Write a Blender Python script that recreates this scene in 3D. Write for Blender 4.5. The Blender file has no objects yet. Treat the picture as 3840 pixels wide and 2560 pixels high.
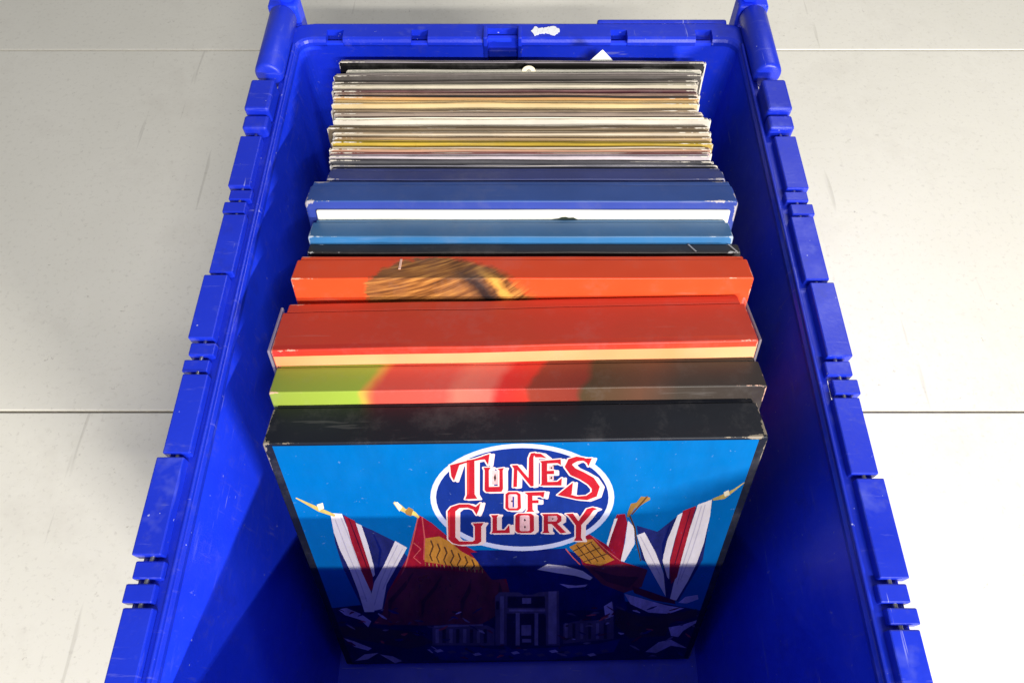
import bpy, bmesh, math, random
from mathutils import Vector, Matrix, noise, geometry

# ------------------------------------------------------------------ camera, world, lamps, exposure
scene = bpy.context.scene
col = scene.collection
R = math.radians

cam_d = bpy.data.cameras.new('camera')
cam_d.sensor_width = 36.0
cam_d.lens = 25.5
cam_d.shift_x = -0.006
cam_d.clip_start = 0.01
cam_d.clip_end = 50
cam = bpy.data.objects.new('camera', cam_d)
cam.location = (0, 0, 0.742)
cam.rotation_euler = (R(29.6), 0, 0)
col.objects.link(cam)
scene.camera = cam

world = bpy.data.worlds.new('World')
scene.world = world
world.use_nodes = True
bg = world.node_tree.nodes['Background']
bg.inputs[0].default_value = (0.93, 0.95, 1.0, 1)
bg.inputs[1].default_value = 0.25


def lamp(name, loc, target, sx, sy, power, color):
    d = bpy.data.lights.new(name, 'AREA')
    d.shape = 'RECTANGLE'
    d.size, d.size_y = sx, sy
    d.energy = power
    d.color = color
    o = bpy.data.objects.new(name, d)
    o.location = loc
    z = (Vector(loc) - Vector(target)).normalized()
    x = Vector((1, 0, 0)); x = (x - z * x.dot(z)).normalized()
    y = z.cross(x)
    o.rotation_euler = Matrix((x, y, z)).transposed().to_euler()
    col.objects.link(o)
    return o


lamp('strip_lamp_low', (1.25, -1.42, 0.93), (0, 0.2, 0.3), 0.45, 0.04, 62, (1.0, 0.96, 0.90))
lamp('strip_lamp_high', (0.42, -1.42, 1.675), (0, 0.2, 0.3), 0.75, 0.035, 44, (1.0, 0.97, 0.92))
lamp('fill_light_rear', (1.05, 1.55, 2.10), (0, 0.35, 0.3), 1.2, 0.25, 12, (1.0, 0.97, 0.93))  # added soft fill from behind, lifts box tops, floor and left wall

scene.view_settings.view_transform = 'Standard'
scene.view_settings.look = 'None'
scene.view_settings.gamma = 1
scene.view_settings.use_curve_mapping = False
scene.view_settings.exposure = 0.0

random.seed(7)


# ------------------------------------------------------------------ helpers
def lin(c):
    return tuple((x / 12.92 if x <= 0.04045 else ((x + 0.055) / 1.055) ** 2.4) for x in [v / 255 for v in c]) + (1,)


class G:
    """small node-graph helper"""
    def __init__(s, name):
        s.m = bpy.data.materials.new(name)
        s.m.use_nodes = True
        s.t = s.m.node_tree
        s.b = s.t.nodes['Principled BSDF']
        s._oc = None

    def n(s, kind, **kw):
        nd = s.t.nodes.new(kind)
        for k, v in kw.items():
            setattr(nd, k, v)
        return nd

    def put(s, sock, v):
        if hasattr(v, 'is_linked'):
            s.t.links.new(v, sock)
        else:
            sock.default_value = v

    def math(s, op, a, b=0.0, c=None):
        nd = s.n('ShaderNodeMath', operation=op)
        s.put(nd.inputs[0], a)
        s.put(nd.inputs[1], b)
        if c is not None:
            s.put(nd.inputs[2], c)
        return nd.outputs[0]

    def xyz(s):
        if s._oc is None:
            tc = s.n('ShaderNodeTexCoord')
            sp = s.n('ShaderNodeSeparateXYZ')
            s.t.links.new(tc.outputs['Object'], sp.inputs[0])
            s._oc = (tc.outputs['Object'], sp.outputs[0], sp.outputs[1], sp.outputs[2])
        return s._oc

    def noise(s, scale, detail=3, rough=0.6, stretch=None, rot=None):
        nd = s.n('ShaderNodeTexNoise')
        nd.inputs['Scale'].default_value = scale
        nd.inputs['Detail'].default_value = detail
        nd.inputs['Roughness'].default_value = rough
        v = s.xyz()[0]
        if stretch or rot:
            mp = s.n('ShaderNodeMapping')
            if stretch:
                mp.inputs['Scale'].default_value = stretch
            if rot:
                mp.inputs['Rotation'].default_value = rot
            s.t.links.new(v, mp.inputs['Vector'])
            v = mp.outputs[0]
        s.t.links.new(v, nd.inputs['Vector'])
        return nd.outputs['Fac']

    def mix(s, f, a, b):
        nd = s.n('ShaderNodeMix', data_type='RGBA')
        s.put(nd.inputs[0], f)
        s.put(nd.inputs[6], a)
        s.put(nd.inputs[7], b)
        return nd.outputs[2]

    def remap(s, v, a, b, c=0.0, d=1.0):
        nd = s.n('ShaderNodeMapRange')
        s.put(nd.inputs[0], v)
        s.put(nd.inputs[1], a)
        s.put(nd.inputs[2], b)
        nd.inputs[3].default_value = c
        nd.inputs[4].default_value = d
        return nd.outputs[0]

    def ramp(s, v, stops, interp='LINEAR'):
        nd = s.n('ShaderNodeValToRGB')
        cr = nd.color_ramp
        cr.interpolation = interp
        while len(cr.elements) < len(stops):
            cr.elements.new(0.5)
        for e, (p, c) in zip(cr.elements, stops):
            e.position = p
            e.color = c
        s.put(nd.inputs[0], v)
        return nd.outputs[0]

    def bump(s, h, strength, dist):
        nd = s.n('ShaderNodeBump')
        nd.inputs['Strength'].default_value = strength
        nd.inputs['Distance'].default_value = dist
        s.put(nd.inputs['Height'], h)
        s.t.links.new(nd.outputs[0], s.b.inputs['Normal'])

    def out(s, color, rough=0.5, spec=0.5):
        s.put(s.b.inputs['Base Color'], color)
        s.put(s.b.inputs['Roughness'], rough)
        s.put(s.b.inputs['Specular IOR Level'], spec)
        return s.m


def shade(o, smooth=True):
    for p in o.data.polygons:
        p.use_smooth = smooth


def link(name, me, mat, parent=None, smooth=False):
    o = bpy.data.objects.new(name, me)
    col.objects.link(o)
    if mat is not None:
        me.materials.append(mat)
    if parent:
        o.parent = parent
    if smooth:
        shade(o)
    return o


def tag(o, label=None, cat=None, group=None, kind=None):
    if label: o['label'] = label
    if cat: o['category'] = cat
    if group: o['group'] = group
    if kind: o['kind'] = kind
    return o


def empty(name, loc, rot=(0, 0, 0)):
    o = bpy.data.objects.new(name, None)
    o.empty_display_size = 0.05
    o.location = loc
    o.rotation_euler = rot
    col.objects.link(o)
    return o


def from_bm(name, bm, mat, parent=None, smooth=False):
    me = bpy.data.meshes.new(name)
    bm.normal_update()
    bm.to_mesh(me)
    bm.free()
    return link(name, me, mat, parent, smooth)


def block(name, x0, x1, y0, y1, z0, z1, mat, parent, bev=0.001, seg=2):
    bm = bmesh.new()
    bmesh.ops.create_cube(bm, size=1)
    for v in bm.verts:
        v.co = Vector((x0 + (v.co.x + .5) * (x1 - x0), y0 + (v.co.y + .5) * (y1 - y0), z0 + (v.co.z + .5) * (z1 - z0)))
    if bev:
        bmesh.ops.bevel(bm, geom=bm.edges[:], offset=bev, segments=seg, affect='EDGES', profile=0.5)
    return from_bm(name, bm, mat, parent)


def loft(name, rings, mat, parent, close=True, cap=False, smooth=False):
    """rings: list of equal-length closed point loops"""
    n = len(rings[0])
    vs = [p for r in rings for p in r]
    fs = []
    m = len(rings)
    for i in range(m if close else m - 1):
        j = (i + 1) % m
        for k in range(n):
            l = (k + 1) % n
            fs.append((i * n + k, i * n + l, j * n + l, j * n + k))
    if cap:
        fs.append(tuple(range(n))[::-1])
        fs.append(tuple(range((m - 1) * n, m * n)))
    me = bpy.data.meshes.new(name)
    me.from_pydata(vs, [], fs)
    bm = bmesh.new(); bm.from_mesh(me)
    bmesh.ops.recalc_face_normals(bm, faces=bm.faces)
    bm.to_mesh(me); bm.free()
    return link(name, me, mat, parent, smooth)


def rod(name, x, z, y0, y1, r, mat, parent, seg=24, bev=0.003):
    prof = [(y0, r - bev), (y0 + bev * .3, r - bev * .35), (y0 + bev, r), (y1 - bev, r), (y1 - bev * .3, r - bev * .35), (y1, r - bev)]
    rings = [[(x + q * math.cos(2 * math.pi * k / seg), y, z + q * math.sin(2 * math.pi * k / seg)) for k in range(seg)] for y, q in prof]
    o = loft(name, rings, mat, parent, close=False, cap=True, smooth=True)
    return o


def cut(o, boxes):
    """carve boxes out of a mesh object"""
    bm = bmesh.new()
    for (x0, x1, y0, y1, z0, z1) in boxes:
        r = bmesh.ops.create_cube(bm, size=1)
        for v in r['verts']:
            v.co = Vector((x0 + (v.co.x + .5) * (x1 - x0), y0 + (v.co.y + .5) * (y1 - y0), z0 + (v.co.z + .5) * (z1 - z0)))
    me = bpy.data.meshes.new('cutter'); bm.to_mesh(me); bm.free()
    c = bpy.data.objects.new('cutter', me); col.objects.link(c); c.parent = o.parent
    bpy.context.view_layer.update()
    md = o.modifiers.new('cut', 'BOOLEAN'); md.operation = 'DIFFERENCE'; md.object = c; md.solver = 'EXACT'
    dg = bpy.context.evaluated_depsgraph_get()
    new = bpy.data.meshes.new_from_object(o.evaluated_get(dg))
    o.modifiers.clear()
    o.data = new
    bpy.data.objects.remove(c)


# ------------------------------------------------------------------ materials
def plastic(name, wear=1.0, tone=1.0):
    g = G(name)
    big = g.noise(7, 4)
    fine = g.noise(60, 5, .75)
    base = g.mix(g.remap(big, .3, .7), tuple(v * tone for v in lin((20, 50, 224))[:3]) + (1,), tuple(v * tone for v in lin((30, 64, 248))[:3]) + (1,))
    # rubbed streaks in several directions, thin scratches, dust, chalky stress marks
    c = base
    for k, (sc, st, ro, lo, hi, am, rgb) in enumerate((
            (20, (1, 1, 7), (.2, .35, .3), .60, .76, .30, (96, 108, 206)),
            (30, (1, 9, 1), (.5, .1, .2), .62, .74, .24, (110, 116, 208)),
            (150, (1, .05, 1), (.3, .7, .4), .68, .71, .40, (140, 146, 220)),
            (170, (.05, 1, .4), (.6, .2, .9), .69, .72, .35, (150, 154, 222)))):
        c = g.mix(g.remap(g.noise(sc, 4, .7, stretch=st, rot=ro), lo, hi, 0, am * wear), c, lin(rgb))
    c = g.mix(g.remap(fine, .56, .80, 0, .22 * wear), c, lin((84, 90, 160)))
    c = g.mix(g.remap(g.noise(13, 5, .75), .60, .72, 0, .20 * wear), c, lin((30, 34, 96)))
    c = g.mix(g.remap(g.noise(300, 2), .74, .78, 0, .5 * wear), c, lin((190, 194, 226)))
    rough = g.remap(g.noise(30, 4, .7), .3, .7, .28, .50)
    g.bump(g.noise(380, 3), .16, .0007)
    return g.out(c, rough, .5)


M_BLUE = plastic('blue_plastic', 1.35)
M_BLUE_WORN_DARK = plastic('blue_plastic_worn_dark', 1.9, .66)  # heavier scuffs over a darker base tone than the walls
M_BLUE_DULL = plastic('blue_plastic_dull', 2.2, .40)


def flat(name, rgb, rough=.5, var=.12, scale=120, spec=.4):
    g = G(name)
    c = lin(rgb)
    d = tuple(x * (1 - var) for x in c[:3]) + (1,)
    e = tuple(min(1, x * (1 + var)) for x in c[:3]) + (1,)
    return g.out(g.mix(g.remap(g.noise(scale, 4), .3, .7), d, e), rough, spec)


def board(name, W, t, H, paint, wear=.0012, wear_rgb=(205, 198, 186), rough=(.34, .5), spec=.30, gaps=.5):
    """printed cardboard: paint(g, x, y, z) gives the print, scuffed paper shows on the edges"""
    g = G(name)
    v, x, y, z = g.xyz()
    c = paint(g, x, y, z)
    dx = g.math('SUBTRACT', W / 2, g.math('ABSOLUTE', x))
    dy = g.math('SUBTRACT', t / 2, g.math('ABSOLUTE', g.math('ADD', y, t / 2)))
    dz = g.math('SUBTRACT', H / 2, g.math('ABSOLUTE', g.math('SUBTRACT', z, H / 2)))
    m1 = g.math('MINIMUM', dx, dy)
    m2 = g.math('MAXIMUM', dx, dy)
    med = g.math('MAXIMUM', m1, g.math('MINIMUM', m2, dz))
    # corners wear more than edges
    mx = g.math('MAXIMUM', m2, dz)
    corner = g.remap(mx, 0.0, .030, 3.4, .22)
    nz = g.remap(g.noise(95, 6, .75), gaps - .10, gaps + .26, 0, 1)
    lim = g.math('MULTIPLY', g.math('MULTIPLY', nz, corner), wear)
    mask = g.math('LESS_THAN', med, lim)
    c = g.mix(g.math('MULTIPLY', mask, .85), c, lin(wear_rgb))
    # rubbed haze and fine scratches over the print
    rub = g.remap(g.noise(24, 6, .75), .50, .78, 0, .17)
    c = g.mix(rub, c, lin((150, 146, 146)))
    scr = g.remap(g.noise(110, 3, .6, stretch=(.10, 1, 1.3), rot=(0, .1, .12)), .67, .70, 0, .07)
    c = g.mix(scr, c, lin((190, 186, 184)))
    g.bump(g.noise(55, 3), .10, .0012)
    return g.out(c, g.remap(g.noise(24, 3), .3, .7, rough[0], rough[1]), spec)


def solid(front, top=None, var=.10, top_h=None, front_h=.0009):
    def paint(g, x, y, z):
        n = g.remap(g.noise(16, 4), .3, .7, 1 - var, 1 + var)
        def tone(rgb):
            nd = g.n('ShaderNodeVectorMath', operation='SCALE')
            nd.inputs[0].default_value = lin(rgb)[:3]
            g.put(nd.inputs['Scale'], n)
            return nd.outputs[0]
        c = tone(front)
        if top:
            c = g.mix(g.math('GREATER_THAN', z, top_h - front_h), c, tone(top))
        return c
    return paint


# ------------------------------------------------------------------ floor
g = G('pale_tile')
c = g.mix(g.remap(g.noise(3.2, 4), .3, .7), lin((228, 225, 213)), lin((238, 235, 224)))
c = g.mix(g.remap(g.noise(160, 3, .7), .56, .75, 0, .35), c, lin((176, 170, 158)))
c = g.mix(g.remap(g.noise(6.5, 6, .72), .52, .74, 0, .22), c, lin((176, 168, 154)))
c = g.mix(g.remap(g.noise(48, 4, .8), .66, .72, 0, .45), c, lin((138, 128, 114)))
c = g.mix(g.remap(g.noise(40, 3, .6, stretch=(1, .06, 1), rot=(0, 0, .6)), .68, .71, 0, .25), c, lin((150, 144, 134)))
M_TILE = g.out(c, g.remap(g.noise(11, 3), .3, .7, .32, .5), .4)
M_GROUT = flat('grout', (150, 143, 130), .9, .2, 90)

bm = bmesh.new()
bmesh.ops.create_grid(bm, x_segments=1, y_segments=1, size=4)
floor = from_bm('floor', bm, M_GROUT)
floor.location = (0, .5, -.0032)
tag(floor, kind='structure')
tile_me = None
TW, TD = .72, .60
for i in range(-2, 3):
    for j in range(-4, 3):
        if tile_me is None:
            t0 = block('tile', -TW / 2 + .0015, TW / 2 - .0015, 0.0015, TD - .0015, -.008, 0, M_TILE, floor, .0012, 2)
            tile_me = t0.data
            o = t0
        else:
            o = bpy.data.objects.new('tile', tile_me); col.objects.link(o); o.parent = floor
        o.location = (i * TW, .932 + j * TD - .5, .0032 + random.uniform(-.0003, 0))

# ------------------------------------------------------------------ the crate
M_WIRE = flat('steel_wire', (150, 150, 156), .35, .1)
M_WIRE.node_tree.nodes['Principled BSDF'].inputs['Metallic'].default_value = .9
crate = empty('storage_crate', (0, .27, 0.0))
crate.scale = (1, 1, 1.03)
tag(crate, 'open blue plastic storage crate full of records standing on the pale floor', 'crate')
CO = Vector((0, -.27, 0))
XT, XB = .197, .166
YT0, YT1 = -.012, .555
YB0, YB1 = .022, .516
ZB, ZT = .006, .300
REC = (-.028, .0, .007)


def contour(hx, y0, y1, r, n=7, rec=True, dz=0):
    p = []
    for cx, cy, a0 in ((hx - r, y0 + r, -90), (hx - r, y1 - r, 0), (-hx + r, y1 - r, 90), (-hx + r, y0 + r, 180)):
        for k in range(n):
            a = R(a0 + 90 * k / (n - 1))
            p.append((cx + r * math.cos(a), cy + r * math.sin(a)))
        if a0 == 0 and rec:
            p += [(REC[1], y1), (REC[1] - .001, y1 + REC[2]), (REC[0] + .001, y1 + REC[2]), (REC[0], y1)]
    return [(x, y - .27) for x, y in p]


def ring(z, off, r, rec=True):
    f = (z - ZB) / (ZT - ZB)
    q = lambda a, b: a + (b - a) * f
    return [(x, y, z) for x, y in contour(q(XB, XT) + off, q(YB0, YT0) - off, q(YB1, YT1) + off, r, rec=rec)]


rings = [ring(z, 0, .012) for z in (.0061, .06, .14, .22, .2985)] + [ring(z, .0035, .015) for z in (.2985, .22, .14, .06, .001)]
tub = loft('walls', rings, M_BLUE, crate, close=False)
bm = bmesh.new()
bm.faces.new([bm.verts.new(p) for p in ring(.0061, .001, .013, True)])
bm.faces.new([bm.verts.new(p) for p in ring(.001, .0034, .015, True)][::-1])
base = from_bm('base', bm, M_BLUE, crate)
# moulded ribs on the outside
for sx in (-1, 1):
    for k in range(9):
        y = .03 + k * .0625 - .27
        o = block('rib', 0, .014, y - .0015, y + .0015, .06, .278, M_BLUE, crate, .0006, 1)
        o.location = (sx * .196 if sx > 0 else -.196 - .014, 0, 0)

prof = [(-.0014, .2962), (-.0014, .3000), (-.0002, .3022), (.0022, .3034), (.0190, .3034), (.0212, .3024), (.0220, .3000),
        (.0220, .279), (.0195, .279), (.0195, .2975), (.0040, .2975), (.0040, .2962)]
rr = [[(x, y, z) for x, y in contour(XT + o, YT0 - o, YT1 + o, max(.013 + o, .006), n=6, rec=False)] for o, z in prof]
rim = loft('rim', rr, M_BLUE_WORN_DARK, crate, close=True)
Y = lambda y: y - .27
nx = [-.1645, -.0885, .0905, .1665]
cut(rim, [(x - .0075, x + .0075, Y(.5525), Y(.5665), .29, .31) for x in nx] +
         [(-.0275, -.0005, Y(.55), Y(.5685), .28, .31)] +
         [(x - .0055, x + .0055, Y(y - .009), Y(y + .009), .29, .31) for x in (-.2096, .2096) for y in (.4910, .2080)] +
         [(x - .0075, x + .0075, Y(-.024), Y(-.0095), .29, .31) for x in nx])
# floor of each slot in the rim
for x in nx:
    block('slot_floor', x - .0074, x + .0074, Y(.5545), Y(.5664), .2905, .2925, M_BLUE, rim, 0)
    block('slot_floor', x - .0074, x + .0074, Y(-.0239), Y(-.0115), .2905, .2925, M_BLUE, rim, 0)
for s in (-1, 1):
    block('latch_post', -.014 + s * .0155 - .0017, -.014 + s * .0155 + .0017, Y(.5512), Y(.5675), .285, .3068, M_BLUE_WORN_DARK, crate, .0009)
block('latch_plate', -.0255, -.0025, Y(.5535), Y(.5600), .225, .268, M_BLUE_DULL, crate, .0008)
block('latch_step', -.0268, -.0012, Y(.5567), Y(.5612), .268, .2895, M_BLUE_DULL, crate, .0008)
block('rim_flange', .072, .190, Y(.5765), Y(.5825), .286, .3028, M_BLUE_WORN_DARK, rim, .0018)

for s in (-1, 1):
    X = s * .2110
    tube = rod('hinge_tube', X, .3095, Y(.498), Y(.578), .0118, M_BLUE_WORN_DARK, crate)
    hb = block('hinge_bracket', X - .0135, X + .0135, Y(.5785), Y(.597), .276, .3175, M_BLUE, crate, .003, 3)
    rod('hinge_cap', X + s * .001, .3145, Y(.5972), Y(.607), .0105, M_BLUE, hb)
    rod('hinge_knob', X - s * .004, .3245, Y(.584), Y(.602), .0085, M_BLUE, hb, 18, .002)
    for k, (a, b, hgt) in enumerate([(.450, .4845, .0150), (.4335, .4480, .0105)]):
        block('hinge_knuckle', X - .0098, X + .0100, Y(a), Y(b), .3015, .3034 + hgt, M_BLUE_WORN_DARK, crate, .0022, 3)
    # interlocking fingers on a steel wire
    y = .4285
    k = 0
    rt = random.Random(40 + s)
    while y > .012:
        w = (.0560, .0100, .0100, .0560)[k % 4] * rt.uniform(.88, 1.12)
        zt = .3034 + (.0074, .0056, .0056, .0070)[k % 4] * rt.uniform(.85, 1.1)
        block('hinge_finger', X - .0085 + (.0 if k % 2 else .0022) * s, X + .0085 + (.0 if k % 2 else .0022) * s, Y(y - w), Y(y), .3015, zt, M_BLUE_WORN_DARK, crate, .0009, 2)
        y -= w + .0026
        k += 1
    rod('hinge_wire', X, .3068, Y(.010), Y(.4335), .0013, M_WIRE, crate, 10, .0003)
    # raised bead that runs along the inner edge of the rim
    block('rim_bead', X - s * .0128 - .0012, X - s * .0128 + .0012, Y(.03), Y(.545), .3025, .3062, M_BLUE_WORN_DARK, rim, .0009)

# torn sticker on the back of the rim
M_STICK = flat('torn_paper', (238, 240, 246), .7, .04, 300)
rnd = random.Random(3)
st = empty('torn_sticker', (.0245, .5645, .31250))
tag(st, 'torn white sticker scrap left on the back rim of the blue crate', 'sticker')
for cx, w, d in ((-.0088, .0038, .0060), (-.0036, .0040, .0044), (.0020, .0042, .0050), (.0070, .0044, .0062), (.0102, .0024, .0036)):
    pts = []
    for k in range(14):
        a = 2 * math.pi * k / 14
        q = rnd.uniform(.72, 1.2)
        pts.append((cx + w * q * math.cos(a), d * q * math.sin(a)))
    bm = bmesh.new()
    f = bm.faces.new([bm.verts.new((x, y + .0005 * math.cos(cx * 900), .0002 + .00012 * (cx > -.006) + .00012 * (cx > 0) + .00012 * (cx > .005) + .00012 * (cx > .009))) for x, y in pts])
    r = bmesh.ops.extrude_face_region(bm, geom=[f])
    for v in [e for e in r['geom'] if isinstance(e, bmesh.types.BMVert)]:
        v.co.z += .0003
    bmesh.ops.recalc_face_normals(bm, faces=bm.faces)
    from_bm('paper_scrap', bm, M_STICK, st)


# ------------------------------------------------------------------ sleeves and boxes
def slab(name, W, y0, y1, z0, z1, mat, parent, rad=.0008, bow=.0, rag=.0, seed=0, nx=18, ends=.0012):
    """a thin standing board: rounded section swept along x, softened ends, slightly bowed"""
    def section(inset):
        a0, a1, b0, b1 = y0 + inset * .45, y1 - inset * .45, z0 + inset, z1 - inset
        r = min(rad, (a1 - a0) * .49, (b1 - b0) * .49)
        p = []
        for cy, cz, s in ((a0 + r, b0 + r, 180), (a1 - r, b0 + r, 270), (a1 - r, b1 - r, 0), (a0 + r, b1 - r, 90)):
            for k in range(4):
                a = R(s + 30 * k)
                p.append((cy + r * math.cos(a), cz + r * math.sin(a)))
        return p
    xs = [(-W / 2, ends), (-W / 2 + ends * .35, ends * .4), (-W / 2 + ends, 0)]
    for k in range(1, nx):
        xs.append((-W / 2 + ends + (W - 2 * ends) * k / nx, 0))
    xs += [(W / 2 - ends, 0), (W / 2 - ends * .35, ends * .4), (W / 2, ends)]
    rings = []
    for x, ins in xs:
        by = bow * (1 - (2 * x / W) ** 2) + rag * noise.noise(Vector((x * 14, seed * 3.7, 0)))
        bz = .6 * rag * noise.noise(Vector((x * 17, seed * 5.1, 9)))
        rings.append([(x, y + by * (z / .32), z + bz * (z / .32)) for y, z in section(ins)])
    o = loft(name, rings, mat, parent, close=False, cap=True, smooth=True)
    md = o.modifiers.new('wn', 'WEIGHTED_NORMAL'); md.keep_sharp = False
    return o


FL = .0063


def stand(name, X, Yf, t, H, lean, yaw, label, cat, group=None):
    th = R(lean)
    Yb = Yf + t * math.cos(th) - H * math.sin(th)
    o = empty(name, (X, Yb, FL), (-th, 0, R(yaw)))
    o.rotation_mode = 'XYZ'
    tag(o, label, cat, group)
    return o


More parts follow.
